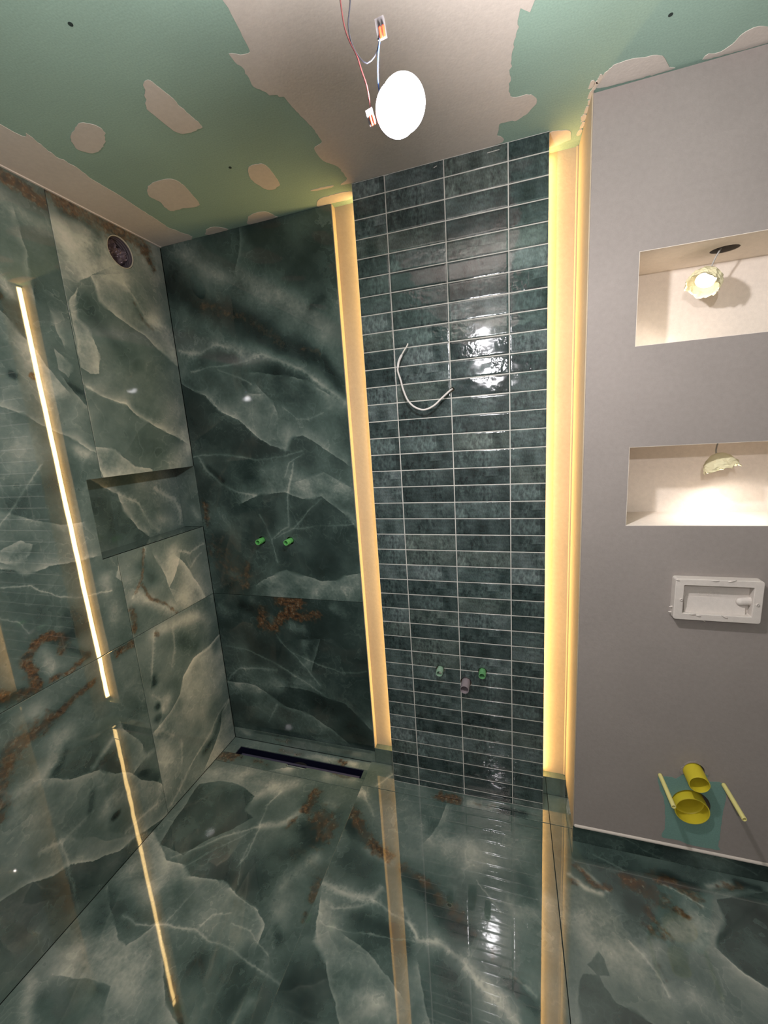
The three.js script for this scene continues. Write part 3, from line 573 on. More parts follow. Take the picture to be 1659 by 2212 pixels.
// left wall with its niche
{
  const w = struct(group('wall_left'), 'left wall of polished green onyx marble slabs with a recessed niche', 'wall');
  mesh('wall_core', cut(box(-0.4, -0.0115, -0.2, H, -0.35, ZE + 0.15), box(-ND - 0.011, 0.1, NY0 - 0.011, NY1 + 0.011, -0.011, NZ1 + 0.011), rod(V3(-0.3, VENT.y, VENT.z), V3(0.1, VENT.y, VENT.z), 0.056, 40)), GROUT_DARK, w);
  slab(w, 'slab', VEINS.A, [VZ + G, 1.45, YJ + G, H - 0.001], LEFT, { seed: 21, lift: 0.06, cut: [box(-0.1, 0.1, NY0, NY1, 0.2, NZ1)] });
  slab(w, 'slab', VEINS.A2, [VZ + G, 1.45, -0.005, YJ - G], [LEFT[0], LEFT[1], LEFT[2], 0.0004], { seed: 22, lift: 0.04 });
  slab(w, 'slab', VEINS.B.filter((f) => f[4][1] > 1.4), [0.001, VZ - G, NY1, H - 0.001], LEFT, { seed: 23, lift: 0.24, ior: 2.1, cut: [rod(V3(-0.3, VENT.y, VENT.z), V3(0.1, VENT.y, VENT.z), 0.057, 48)] });
  slab(w, 'slab', VEINS.B.filter((f) => f[4][1] < 1.4), [0.001, VZ - G, YJ + G, NY0], LEFT, { seed: 24, lift: 0.26, ior: 2.1 });
  slab(w, 'slab', VEINS.B2, [0.001, VZ - G, -0.005, YJ - G], LEFT, { seed: 25, lift: 0.26, ior: 2.1 });
  slab(w, 'slab', [], [1.452, ZE, YJ + G, H - 0.001], LEFT, { seed: 26, lift: 0.06, res: 0.004 });
  slab(w, 'slab', [], [1.452, ZE, -0.005, YJ - G], LEFT, { seed: 27, lift: 0.06, res: 0.004 });
  slab(w, 'niche_back', VEINS.N, [-0.01, NZ1 + 0.01, NY0 - 0.01, NY1 + 0.01], [LEFT[0], LEFT[1], LEFT[2], -ND], { seed: 28, lift: 0.04 });
  const V = [0, 1, 0], X = [1, 0, 0], Z = [0, 0, 1];
  slab(w, 'niche_sill', [], [-ND, -0.0005, 0.0005, NZ1], [X, Z, V, NY0], { seed: 29, lift: -0.05, thick: 0.01 });
  slab(w, 'niche_head', [], [-ND, -0.0115, 0.0005, NZ1], [X, Z, [0, -1, 0], -NY1], { seed: 30, lift: -0.05, thick: 0.01 });
  slab(w, 'niche_side', [['L', 0, 0.02, 0.3, [-0.04, 1.25, -0.02, 1.2]]], [-ND, -0.0005, NY0 + 0.0005, NY1], [X, V, Z, 0.0005], { seed: 31, lift: -0.02, thick: 0.01 });
  slab(w, 'niche_side', [], [-ND, -0.0115, NY0 + 0.0005, NY1], [X, V, [0, 0, -1], -NZ1], { seed: 32, lift: 0, thick: 0.01 });
}
// back wall: marble in the shower, two plastered slots beside the tiled panel
const RD = 0.03;                                                     // depth of the slots behind the marble
const TAPS = [V3(0.321, 1.095, 0), V3(0.469, 1.095, 0)];
{
  const w = struct(group('wall_back'), 'shower back wall of dark green marble between the niche wall and the lit slot', 'wall');
  mesh('wall_core', cut(box(-0.4, QX + 0.05, -0.2, H, -0.35, -RD), ...TAPS.map((p) => rod(V3(p.x, p.y, -0.1), V3(p.x, p.y, 0.1), 0.019, 24))), GAP, w);
  const drill = TAPS.map((p) => rod(V3(p.x, p.y, -0.2), V3(p.x, p.y, 0.1), 0.0185, 28));
  slab(w, 'slab', VEINS.C, [0.0015, XT, YJ + G, H - 0.001], BACK, { seed: 41, lift: -0.15, ior: 1.6, thick: RD - 0.0005, cut: drill });
  slab(w, 'slab', VEINS.C2, [0.0015, XT, 0.057 + G, YJ - G], BACK, { seed: 42, lift: -0.27, ior: 1.5, thick: RD - 0.0005 });
  slab(w, 'skirting', [['L', 0, 0.02, 0.3, [0.03, 0.05, 0.09, 0.03]], ['R', 0, 0.02, 0.4, [0.25, 0.03, 0.33, 0.03]]], [0.0015, XT, -0.005, 0.057 - G], BACK, { seed: 43, lift: 0.02, thick: RD - 0.0005 });
  slab(w, 'skirting', [], [XT + 0.001, XL + 0.03, -0.004, 0.0765], BACK, { seed: 44, lift: -0.05, thick: RD - 0.0005 });
  slab(w, 'skirting', [], [XR - 0.03, QX - 0.0035, -0.004, 0.084], BACK, { seed: 45, lift: -0.02, thick: RD - 0.0005 });
  mesh('slot_lining', box(XT + 0.0005, XT + 0.0035, 0.077, H - 0.001, -RD, -0.0005), GAP, w);   // filled edge of the last slab
}
// tiled panel standing proud between the two slots
const ROW = 0.0623, Y1 = 2.3355, HOLES = [[1.231, 1.679, 0.0075], [1.1455, 0.584, 0.0175], [1.3135, 0.594, 0.0175], [1.2475, 0.5385, 0.0225]];
{
  const w = struct(group('wall_center'), 'projecting panel of narrow glossy dark green tiles with pale grout', 'wall');
  const tools = HOLES.map(([x, y, r]) => rod(V3(x, y, PZ - 0.05), V3(x, y, PZ + 0.05), r, 28));
  mesh('panel_core', cut(box(XL + 0.001, XR - 0.001, -0.004, H - 0.0005, -RD + 0.0001, PZ - 0.008), ...tools), GAP, w);
  mesh('grout_bed', cut(box(XL + 0.0002, XR - 0.0002, -0.003, H - 0.001, PZ - 0.008, PZ - 0.0011), ...tools), GROUT, w);
  const glaze = dataTexture(2048, 1024, (s, t) => {
    const x = s * 20, y = t * 10, m = fbm(x * 0.9, y * 0.9, 3), b = fbm(x * 4.5 + 9, y * 4.5, 4), c = fbm(x * 13, y * 13 + 40, 3), st = fbm(x * 1.2 + 60, y * 9, 3);
    const v = 0.86 + 0.42 * m + 0.5 * b * clamp(0.55 + 2.2 * fbm(x * 0.5 + 7, y * 0.5 + 3, 2)) + 0.22 * c + 0.16 * st; return [84 * v + 6 * m, 97 * v, 96 * v - 3 * b];
  }, true, true);
  const ripple = dataTexture(1024, 1024, (s, t) => { const x = s * 50, y = t * 50, v = 128 + 95 * fbm(x * 0.35, y * 0.6, 2) + 52 * fbm(x * 1.5, y * 1.5, 2) * clamp(0.5 + 2.5 * fbm(x * 0.2 + 9, y * 0.2, 2)); return [v, v, v]; }, false, true);
  const tints = [0xffffff, 0xdfe6e4, 0xc4cccb, 0xaab5b5, 0xf0f0e8], mats = [];
  for (let k = 0; k < 10; k++) mats.push(new THREE.MeshPhysicalMaterial({ color: tints[k % 5], map: glaze, roughness: 0.08, ior: 1.62, bumpMap: ripple, bumpScale: k < 5 ? 0.0007 : 0.0014 }));
  const cols = [[XL, J1], [J1, J2], [J2, J3], [J3, XR]], rows = [];
  rows.push([Y1, H - 0.001]); for (let k = 0; k < 37; k++) rows.push([Y1 - (k + 1) * ROW, Y1 - k * ROW]); rows.push([0.0004, Y1 - 37 * ROW]);
  const cache = {};
  const tileGeo = (wd, ht, v) => cache[`${wd.toFixed(4)} ${ht.toFixed(4)} ${v}`] ??= slabGeometry({ u0: -wd / 2, u1: wd / 2, v0: -ht / 2, v1: ht / 2, U: [1, 0, 0], V: [0, 1, 0], N: [0, 0, 1], at: 0, thick: 0.0068, pillow: 0.0075, uv: 'm', uvo: [((v * 0.37) % 1), ((v * 0.23) % 1)] });
  rows.forEach(([y0, y1], r) => cols.forEach(([x0, x1], c) => {
    const gx0 = c === 0 ? 0.0002 : 0.0011, gx1 = c === 3 ? 0.0002 : 0.0011, wd = x1 - x0 - gx0 - gx1, ht = y1 - y0 - 0.0021;
    const cx = x0 + gx0 + wd / 2, cy = (y0 + y1) / 2, v = Math.floor(rnd() * 9);
    let g = tileGeo(wd, ht, v);
    const hit2 = HOLES.filter(([x, y, rr]) => Math.abs(x - cx) < wd / 2 + rr && Math.abs(y - cy) < ht / 2 + rr);
    if (hit2.length) g = cut(g, ...hit2.map(([x, y, rr]) => rod(V3(x - cx, y - cy, -0.05), V3(x - cx, y - cy, 0.05), rr, 28)));
    const wavy = rnd() < 0.3 || (c === 2 && r === 9) || (c === 2 && r === 10);
    const m = mesh('tile', g, mats[Math.floor(rnd() * 5) + (wavy ? 5 : 0)], w);
    m.position.set(cx, cy, PZ - 0.0001); m.rotation.set((rnd() - 0.5) * 0.006, (rnd() - 0.5) * 0.004, 0);
  }));
  // smears of grout left on the top row
  for (const [x, y, l, a] of [[1.38, 2.372, 0.035, 0.02], [1.2, 2.371, 0.009, 0.3], [1.035, 2.384, 0.016, 0]]) { const b = new THREE.CapsuleGeometry(0.0011, l, 3, 8).rotateZ(Math.PI / 2 + a).translate(x, y, PZ + 0.0004); mesh('grout_smear', b, GROUT, w); }
}
// ceiling of green board with filler
{
  const c = struct(group('ceiling'), 'green moisture board ceiling with strips and dabs of pale filler', 'ceiling');
  mesh('board', box(-0.4, XE + 0.15, H, H + 0.2, -0.35, ZE + 0.15), BOARD, c);
  const place = (x, z, t) => [x, H - t, z];
  const CEIL = [[[0.604,0.639],[0.622,0.643],[0.628,0.622],[0.633,0.585],[0.632,0.538],[0.636,0.494],[0.633,0.477],[0.619,0.477],[0.604,0.474],[0.575,0.477],[0.557,0.491],[0.553,0.519],[0.551,0.555],[0.551,0.579],[0.566,0.597],[0.58,0.613]],[[0.285,0.581],[0.323,0.598],[0.361,0.608],[0.383,0.594],[0.389,0.57],[0.365,0.543],[0.33,0.523],[0.29,0.515],[0.27,0.527],[0.262,0.548]],[[0.278,0.325],[0.324,0.346],[0.386,0.342],[0.403,0.311],[0.39,0.246],[0.366,0.185],[0.301,0.192],[0.249,0.199],[0.262,0.258],[0.256,0.291]],[[0.641,0.283],[0.663,0.293],[0.698,0.283],[0.7,0.233],[0.685,0.172],[0.639,0.164],[0.625,0.199],[0.619,0.242]],[[0.473,0.043],[0.512,0.061],[0.556,0.051],[0.57,0.009],[0.566,-0.004],[0.448,-0.002]],[[0.268,0.034],[0.309,0.043],[0.345,0.014],[0.337,-0.002],[0.248,-0.003]],[[0.769,0.103],[0.818,0.102],[0.851,0.098],[0.844,0.09],[0.78,0.095]],[[0.754,0.026],[0.772,0.043],[0.83,0.049],[0.894,0.041],[0.881,0.001],[0.808,-0.009],[0.792,-0.018],[0.747,-0.008]],[[1.541,0.069],[1.566,0.072],[1.589,0.064],[1.601,0.054],[1.605,0.031],[1.606,0.016],[1.591,0.012],[1.546,0.002]],[[1.652,0.199],[1.649,0.231],[1.668,0.258],[1.704,0.265],[1.759,0.255],[1.783,0.241],[1.807,0.202],[1.814,0.192]],[[1.892,0.192],[1.886,0.208],[1.907,0.203],[1.929,0.217],[1.939,0.242],[1.962,0.25],[1.986,0.241],[2.032,0.22],[2.045,0.193]]];
  const stripIn = [[0.175,0.681],[0.199,0.632],[0.181,0.561],[0.183,0.49],[0.172,0.431],[0.173,0.343],[0.165,0.254],[0.161,0.17],[0.155,0.108],[0.164,0.071],[0.173,0.007]];
  const mainL = [[0.896,0.725],[0.894,0.697],[0.89,0.669],[0.885,0.638],[0.88,0.615],[0.857,0.617],[0.836,0.629],[0.836,0.601],[0.843,0.583],[0.836,0.552],[0.841,0.522],[0.865,0.497],[0.884,0.481],[0.893,0.43],[0.902,0.383],[0.906,0.334],[0.904,0.299],[0.876,0.29],[0.87,0.266],[0.875,0.223],[0.904,0.181],[0.909,0.115],[0.91,0.084]];
  const mainR = [[1.372,0.08],[1.394,0.13],[1.404,0.173],[1.45,0.165],[1.478,0.186],[1.498,0.219],[1.476,0.25],[1.431,0.261],[1.43,0.346],[1.436,0.413],[1.444,0.451],[1.449,0.493],[1.476,0.5]];
  mesh('filler_strip', sheet(ragged([[0.001, 0.001], ...stripIn.slice().reverse(), [0.18, 1.2], [0.17, 2.0], [0.18, ZE - 0.01], [0.001, ZE - 0.01]], 0.008, 0.004, 1), 0.0009, place), FILLER, c);
  mesh('filler_strip', sheet(ragged([...mainR, [1.46, 0.8], [1.45, 1.4], [1.44, 2.2], [1.45, ZE - 0.01], [0.9, ZE - 0.01], [0.91, 2.2], [0.89, 1.4], [0.9, 0.9], ...mainL], 0.008, 0.004, 2), 0.0009, place), FILLER, c);
  mesh('corner_bead', box(0.0005, 0.007, H - 0.0045, H - 0.0001, 0.001, ZE - 0.01), FILLER, c);
  CEIL.forEach((p, i) => mesh('filler_patch', sheet(ragged(p.map(([x, z]) => [x, Math.max(0.0005, z)]), 0.006, 0.0028, 3 + i), 0.0011, place), FILLER, c));
  for (const p of [[[0.2, 0.98], [0.26, 1.02], [0.28, 1.1], [0.22, 1.12]], [[2.0, 0.9], [2.1, 0.92], [2.12, 1.05], [2.0, 1.02]], [[0.55, 1.6], [0.63, 1.63], [0.62, 1.75], [0.54, 1.7]]]) mesh('filler_patch', sheet(ragged(p, 0.006, 0.003, 31), 0.0011, place), FILLER, c);
  const crumbs = [[1.628, 0.04], [1.632, 0.07], [1.63, 0.1], [1.634, 0.13], [1.638, 0.16], [1.634, 0.185], [1.64, 0.21], [1.63, 0.22], [1.646, 0.232]];
  crumbs.forEach(([x, z], i) => mesh('filler_crumb', sheet(ragged([[x - 0.006, z - 0.012], [x + 0.004, z - 0.01], [x + 0.006, z + 0.008], [x - 0.003, z + 0.012]], 0.002, 0.003, 50 + i), 0.0016, place), FILLER, c));
  for (const [x, z] of [[0.587, 0.796], [0.595, 0.311], [1.76, 0.357]]) mesh('screw', new THREE.CylinderGeometry(0.0045, 0.0045, 0.0012, 12).translate(x, H - 0.0003, z), simple(0x23302d, 0.6), c);
}
// partition on the right with two lit niches, and the room behind the camera
const N1 = [1.763, 2.45, 1.737, 1.982], N2 = [1.761, 2.45, 1.2155, 1.455], NB = -0.013;
const PIPES = { big: [1.99, 0.252, 0.051], flush: [1.991, 0.386, 0.029] };
{
  const w = struct(group('wall_right'), 'grey plastered partition wall with two lit shelf niches', 'wall');
  const holes = [rod(V3(PIPES.big[0] + 0.003, PIPES.big[1] + 0.004, 0.1), V3(PIPES.big[0] + 0.003, PIPES.big[1] + 0.004, 0.25), 0.056, 40), rod(V3(1.993, 0.389, 0.1), V3(1.993, 0.389, 0.25), 0.0305, 32), rod(V3(1.9, 0.35, 0.1), V3(1.9, 0.35, 0.25), 0.0075, 16), rod(V3(2.0785, 0.352, 0.1), V3(2.0785, 0.352, 0.25), 0.0075, 16)];
  const spotHole = new THREE.CylinderGeometry(0.034, 0.034, 0.12, 28).scale(1, 1, 0.85).translate(1.995, N1[3] + 0.03, 0.1);
  const body = cut(box(QX, XE + 0.15, 0.074, H - 0.0065, -0.34, QZ), box(N1[0], N1[1], N1[2], N1[3], NB, 0.4), box(N2[0], N2[1], N2[2], N2[3], NB, 0.4), spotHole, ...holes);
  mesh('plaster_body', metric(body), WALL, w);
  for (const n of [N1, N2]) { // bright painted lining of each niche
    const t = 0.0012, hole = spotHole.clone();
    const lining = [box(n[0], n[1], n[2], n[3], NB, NB + t), box(n[0], n[0] + t, n[2], n[3], NB + t, QZ - 0.0005), box(n[1] - t, n[1], n[2], n[3], NB + t, QZ - 0.0005), box(n[0] + t, n[1] - t, n[2], n[2] + t, NB + t, QZ - 0.0005)];
    lining.forEach((g, i) => mesh(['niche_back', 'niche_side', 'niche_side', 'niche_sill'][i], g, NICHEWALL, w));
    let top = box(n[0] + t, n[1] - t, n[3] - t, n[3], NB + t, QZ - 0.0005); if (n === N1) top = metric(cut(top, hole));
    mesh('niche_head', top, NICHEWALL, w);
  }
  const boardPoly = [[1.894,0.33],[1.895,0.343],[1.913,0.347],[1.932,0.351],[1.947,0.347],[1.96,0.364],[1.967,0.369],[2.027,0.382],[2.036,0.358],[2.069,0.359],[2.08,0.339],[2.088,0.306],[2.084,0.25],[2.083,0.184],[2.083,0.15],[2.081,0.112],[2.086,0.097],[2.033,0.095],[1.997,0.095],[1.967,0.104],[1.935,0.102],[1.917,0.107],[1.925,0.144],[1.925,0.182],[1.916,0.258],[1.904,0.289],[1.898,0.314]];
  const place = (x, y, t) => [x, y, QZ + t];
  let patch = sheet(ragged(boardPoly, 0.005, 0.002, 77), 0.0008, place);
  patch = cut(patch, ...holes); mesh('exposed_board', metric(patch), BOARD2, w);
  mesh('filler_collar', cut(sheet(ragged([[1.955, 0.372], [1.965, 0.405], [1.985, 0.424], [2.01, 0.422], [2.03, 0.402], [2.033, 0.38], [2.02, 0.385], [1.99, 0.38]], 0.004, 0.003, 81), 0.0035, place), ...holes), WALL, w);
  mesh('plaster_edge', new THREE.CapsuleGeometry(0.0065, XE - QX, 4, 12).rotateZ(Math.PI / 2).translate((XE + QX) / 2 + 0.0065, 0.0775, QZ - 0.0015), FILLER, w);
  mesh('corner_bead', box(QX - 0.003, QX, 0.07, H - 0.002, -RD, QZ - 0.004), GAP, w);
  mesh('slot_cove', new THREE.CylinderGeometry(0.005, 0.005, H - 0.088, 10).translate(QX - 0.005, (H + 0.086) / 2, -RD + 0.003), GAP, w);
}
{
  const b = struct(group('baseboard_right'), 'low dark green marble skirting under the grey partition', 'skirting');
  slab(b, 'skirting', [['V', 0, 0.004, 0.35, [1.78, 0.07, 1.85, 0.03, 1.95, 0.0]], ['L', 0, 0.02, 0.25, [2.0, 0.05, 2.1, 0.03]], ['V', 0, 0.003, 0.3, [2.1, 0.06, 2.2, 0.02]]], [QX - 0.0015, XE, 0.0005, 0.0695], [BACK[0], BACK[1], BACK[2], QZ - 0.006], { seed: 61, lift: -0.3, ior: 1.5 });
  slab(b, 'skirting', [], [0.001, QZ - 0.018, 0.0005, 0.0695], [[0, 0, 1], [0, 1, 0], [-1, 0, 0], -(QX - 0.0015)], { seed: 62, lift: 0.02 });
  mesh('bedding', box(QX + 0.011, XE, 0.0005, 0.0735, -0.2, QZ - 0.018), GROUT_DARK, b);
}
{
  const far = struct(mesh('wall_front', box(-0.4, XE + 0.15, -0.2, H, ZE, ZE + 0.15), WALL), 'plastered wall behind the viewer', 'wall');
  const side = struct(mesh('wall_side', box(XE, XE + 0.15, 0.0, H, QZ + 0.001, ZE - 0.001), WALL), 'plastered side wall beyond the partition', 'wall');
}

// ---------------------------------------------------------------- lamps
// light strips on both flanks of the tiled panel
for (const s of [-1, 1]) {
  const x = s < 0 ? XL + 0.0009 : XR - 0.0009, y0 = 0.09, y1 = H - 0.006, z0 = -0.0265, z1 = -0.004;
  const g = group('led_strip'); g.position.set(x, y0, (z0 + z1) / 2);
  tag(g, s < 0 ? 'warm light strip in the slot between shower wall and tiled panel' : 'warm light strip in the slot between tiled panel and grey partition', 'light strip', 'warm light strips beside the tiled panel');
  const loc = (gg) => gg.translate(-x, -y0, -(z0 + z1) / 2);
  const rail = mesh('profile', loc(s < 0 ? box(x - 0.0016, x, y0, y1, z0 - 0.002, z1 + 0.002) : box(x, x + 0.0016, y0, y1, z0 - 0.002, z1 + 0.002)), WHITE_PLASTIC, g);
  const dif = mesh('diffuser', loc(s < 0 ? box(x - 0.0026, x - 0.0017, y0 + 0.004, y1 - 0.004, z0, z1) : box(x + 0.0017, x + 0.0026, y0 + 0.004, y1 - 0.004, z0, z1)), new THREE.MeshStandardMaterial({ color: 0xffffff, emissive: WARM, emissiveIntensity: 1.4, roughness: 0.6 }), g);
  const l = new THREE.RectAreaLight(WARM, STRIP_L, z1 - z0, y1 - y0 - 0.008);
  l.position.set(s * 0.0036, (y1 - y0) / 2, 0); l.rotation.y = -s * Math.PI / 2; g.add(l);
}
// bulbs hanging from loose wires
function hangingBulb(at, turn, label, cd, R = 0.0325) {
  const g = group('hanging_bulb'); g.position.copy(at);
  tag(g, label, 'lamp');
  const dir = V3(-0.42, 0.34, -0.72).normalize().applyAxisAngle(V3(0, 1, 0), turn), o = V3(0, 0, 0);
  const prof = []; for (let i = 0; i <= 16; i++) { const a = Math.PI * (1 - i / 16 * 0.80); prof.push([Math.max(0.0001, R * Math.sin(a)), R * Math.cos(a)]); }
  const glass = new THREE.MeshStandardMaterial({ color: 0xffffff, emissive: COOL, emissiveIntensity: 12, roughness: 0.3 });
  mesh('bulb', lathe(prof, o, dir, 40), glass, g);
  mesh('heat_sink', lathe([[0.019, 0.024], [0.0325, 0.027], [0.033, 0.03], [0.026, 0.038], [0.016, 0.05], [0.0135, 0.052], [0.0001, 0.052]], o, dir, 40), simple(0x6a6768, 0.5), g);
  mesh('lamp_holder', lathe([[0.0001, 0.051], [0.012, 0.051], [0.0125, 0.07], [0.009, 0.075], [0.0001, 0.075]], o, dir, 24), simple(0x5c5a5a, 0.6), g);
  const rot = (p) => { const v = V3(p[0] - 1.2795, p[1] - 1.9985, p[2] - 0.907); return v.applyAxisAngle(V3(0, 1, 0), turn).toArray(); };
  const Z = 0.9, e = dir.clone().multiplyScalar(0.07), end = [1.2795 + e.x, 1.9985 + e.y, 0.907 + e.z];
  const wire = (name, pts, col) => mesh(name, tube(pts.map(rot), 0.0011, 60, 8), simple(col, 0.5), g);
  const base = [1.2795 - 0.053, 1.9985 + 0.0155, 0.907 - 0.043];
  wire('red_wire', [[1.19, 2.387, Z], [1.193, 2.25, Z], [1.195, 2.153, Z], [1.199, 2.118, Z], [1.205, 2.1, Z], [1.214, 2.081, Z], [1.22, 2.06, Z], [1.227, 2.037, Z], [1.2275, 2.02, Z - 0.008], [1.229, 2.008, Z - 0.01]], 0x4a1a1a);
  wire('black_wire', [[1.206, 2.387, Z], [1.209, 2.25, Z], [1.21, 2.15, Z], [1.2045, 2.12, Z], [1.207, 2.1, Z], [1.216, 2.08, Z], [1.229, 2.067, Z], [1.241, 2.072, Z], [1.248, 2.084, Z], [1.251, 2.1, Z]], 0x16161c);
  wire('blue_wire', [[1.2535, 2.1, Z + 0.002], [1.249, 2.082, Z + 0.002], [1.245, 2.062, Z], [1.2415, 2.042, Z - 0.01], [1.2405, 2.03, Z - 0.03], [1.242, 2.024, Z - 0.045]], 0x2c4678);
  const connector = (p, tilt, k) => {
    const c = group('connector', g); c.position.fromArray(rot(p)); c.rotation.set(0.2, turn, tilt); c.scale.setScalar(k);
    mesh('housing', box(-0.0065, 0.0065, -0.009, 0.012, -0.004, 0.003), new THREE.MeshPhysicalMaterial({ color: 0x5e5a5a, transmission: 0.5, roughness: 0.25, ior: 1.3, thickness: 0 }), c);
    for (const d of [0.0, 0.0048]) mesh('lever', new THREE.CapsuleGeometry(0.0021, 0.011, 3, 8).translate(-0.0005 + d, -0.006, 0.0052), simple(0xa8260c, 0.45), c);
  };
  connector([1.2525, 2.1, Z], 0.08, 1); connector([1.2285, 2.003, Z - 0.006], 0.2, 0.85);
  const l = new THREE.PointLight(COOL, cd); l.castShadow = true; l.shadow.radius = R * 40; g.add(l);
  return g;
}
hangingBulb(V3(1.2795, 1.9985, 0.907), 0, 'lit white bulb hanging from loose red, black and blue wires', BULB_CD);
hangingBulb(V3(1.28, 2.01, 2.33), 2.2, 'second lit bulb hanging on loose wires behind the viewer', BULB2_CD, 0.02);
// spots wrapped in crumpled paper inside the partition niches
function paperSpot(at, axis, R, L, sd, cordTop, label) {
  const g = group('paper_covered_spot'); g.position.copy(at); tag(g, label, 'lamp', 'paper covered spots in the niches');
  axis = axis.clone().normalize(); const q = new THREE.Quaternion().setFromUnitVectors(V3(0, -1, 0), axis);
  const nu = 44, nv = 18, shell = (off, flip) => {
    const pos = [], idx = [], uv = [];
    for (let j = 0; j <= nv; j++) for (let i = 0; i <= nu; i++) {
      const t = j / nv, a = i / nu * Math.PI * 2, ca = Math.cos(a), sa = Math.sin(a);
      const fold = 0.13 * noise(ca * 2.2 + sd, sa * 2.2 + t * 3) + 0.1 * Math.abs(noise(ca * 5 + sd, sa * 5 + t * 6)) + 0.05 * noise(a * 9 / 6.283 * 1.0 + sd * 2, t * 9) * (i % nu ? 1 : 1);
      const r = (R * (0.24 + 0.76 * Math.pow(Math.sin(Math.min(1, t * 1.08) * Math.PI / 2), 0.75)) * (1 + fold * (0.4 + 0.8 * t)) - off) * (t < 0.04 ? 0.5 : 1);
      const y = -L * (t - 0.5) + L * 0.10 * noise(ca * 3 + 9 + sd, sa * 3) * t * 1.6 + (off ? -0.0008 : 0);
      const v = V3(r * ca, y, r * sa).applyQuaternion(q); pos.push(v.x, v.y, v.z); uv.push(i / nu, t);
    }
    for (let j = 0; j < nv; j++) for (let i = 0; i < nu; i++) { const a = j * (nu + 1) + i, b = a + 1, c = a + nu + 1, d = c + 1; flip ? idx.push(a, b, c, b, d, c) : idx.push(a, c, b, b, c, d); }
    const bg = new THREE.BufferGeometry(); bg.setAttribute('position', new THREE.Float32BufferAttribute(pos, 3)); bg.setAttribute('uv', new THREE.Float32BufferAttribute(uv, 2)); bg.setIndex(idx); return bg;
  };
  const paper = new THREE.MeshPhysicalMaterial({ color: 0xd3cba6, roughness: 0.85, side: THREE.DoubleSide });
  mesh('paper_cover', toCreasedNormals(mergeGeometries([shell(0, false), shell(0.0012, true)]), 0.45), paper, g);
  const down = axis.clone();
  const c0 = down.clone().multiplyScalar(L * 0.16);
  mesh('spot_lens', rod(c0.clone().addScaledVector(down, -0.004), c0.clone().addScaledVector(down, 0.002), R * 0.58, 28), new THREE.MeshStandardMaterial({ color: 0xffffff, emissive: NICHE, emissiveIntensity: 2.4, roughness: 0.4 }), g);
  mesh('spot_body', rod(c0.clone().addScaledVector(down, -0.02), c0.clone().addScaledVector(down, -0.0045), R * 0.45, 24), simple(0x9a9a98, 0.4), g);
  const top = q.clone(); const apex = V3(0, L * 0.48, 0).applyQuaternion(top), ct = V3(...cordTop).sub(at);
  mesh('cord', tube([ct.toArray(), ct.clone().lerp(apex, 0.4).add(V3(-0.003, 0, 0.002)).toArray(), ct.clone().lerp(apex, 0.75).add(V3(-0.002, 0, 0)).toArray(), apex.toArray()], 0.0022, 24, 8), simple(0xa8a49c, 0.6), g);
  const l = new THREE.SpotLight(NICHE, SPOT_CD, 0, 1.35, 0.35); l.castShadow = true; l.shadow.radius = 0.8; l.position.copy(c0).addScaledVector(down, 0.006);
  const tgt = new THREE.Object3D(); tgt.position.copy(c0).addScaledVector(down, 0.3); g.add(tgt); l.target = tgt; g.add(l);
  return g;
}
paperSpot(V3(1.957, 1.914, 0.1), V3(-0.42, -0.75, 0.38), 0.041, 0.058, 1, [1.986, 1.985, 0.1], 'upper paper wrapped spot hanging tilted with its lit face showing');
paperSpot(V3(2.026, 1.394, 0.1), V3(0.27, -0.93, 0.22), 0.042, 0.05, 5, [2.02, 1.4535, 0.1], 'lower paper wrapped spot hanging in the second niche over its bright sill');

// ---------------------------------------------------------------- loose ends of wire and pipe
{
  const c = group('power_cable'); c.position.set(1.231, 1.679, PZ); tag(c, 'white cable curling out of a hole in the tiled panel', 'cable');
  const loc = ([x, y, z]) => [x - 1.231, y - 1.679, z - PZ], T = (p, r) => tube(p.map(loc), r, 70, 12);
  mesh('sheath', T([[1.231, 1.679, PZ - 0.02], [1.229, 1.678, PZ + 0.008], [1.2, 1.653, PZ + 0.026], [1.168, 1.626, PZ + 0.036], [1.135, 1.6155, PZ + 0.04], [1.103, 1.627, PZ + 0.04], [1.08, 1.65, PZ + 0.038], [1.0645, 1.686, PZ + 0.036], [1.0545, 1.727, PZ + 0.034], [1.046, 1.757, PZ + 0.032], [1.047, 1.772, PZ + 0.032]], 0.0034), simple(0xc9c3bd, 0.5), c);
  mesh('tape_wrap', T([[1.047, 1.768, PZ + 0.032], [1.05, 1.783, PZ + 0.032], [1.056, 1.796, PZ + 0.033], [1.064, 1.808, PZ + 0.033]], 0.0042), simple(0xd8d4cf, 0.55), c);
  mesh('bare_end', T([[1.062, 1.806, PZ + 0.033], [1.074, 1.822, PZ + 0.034], [1.085, 1.836, PZ + 0.034], [1.088, 1.843, PZ + 0.034]], 0.0025), simple(0xd8d2c8, 0.5), c);
}
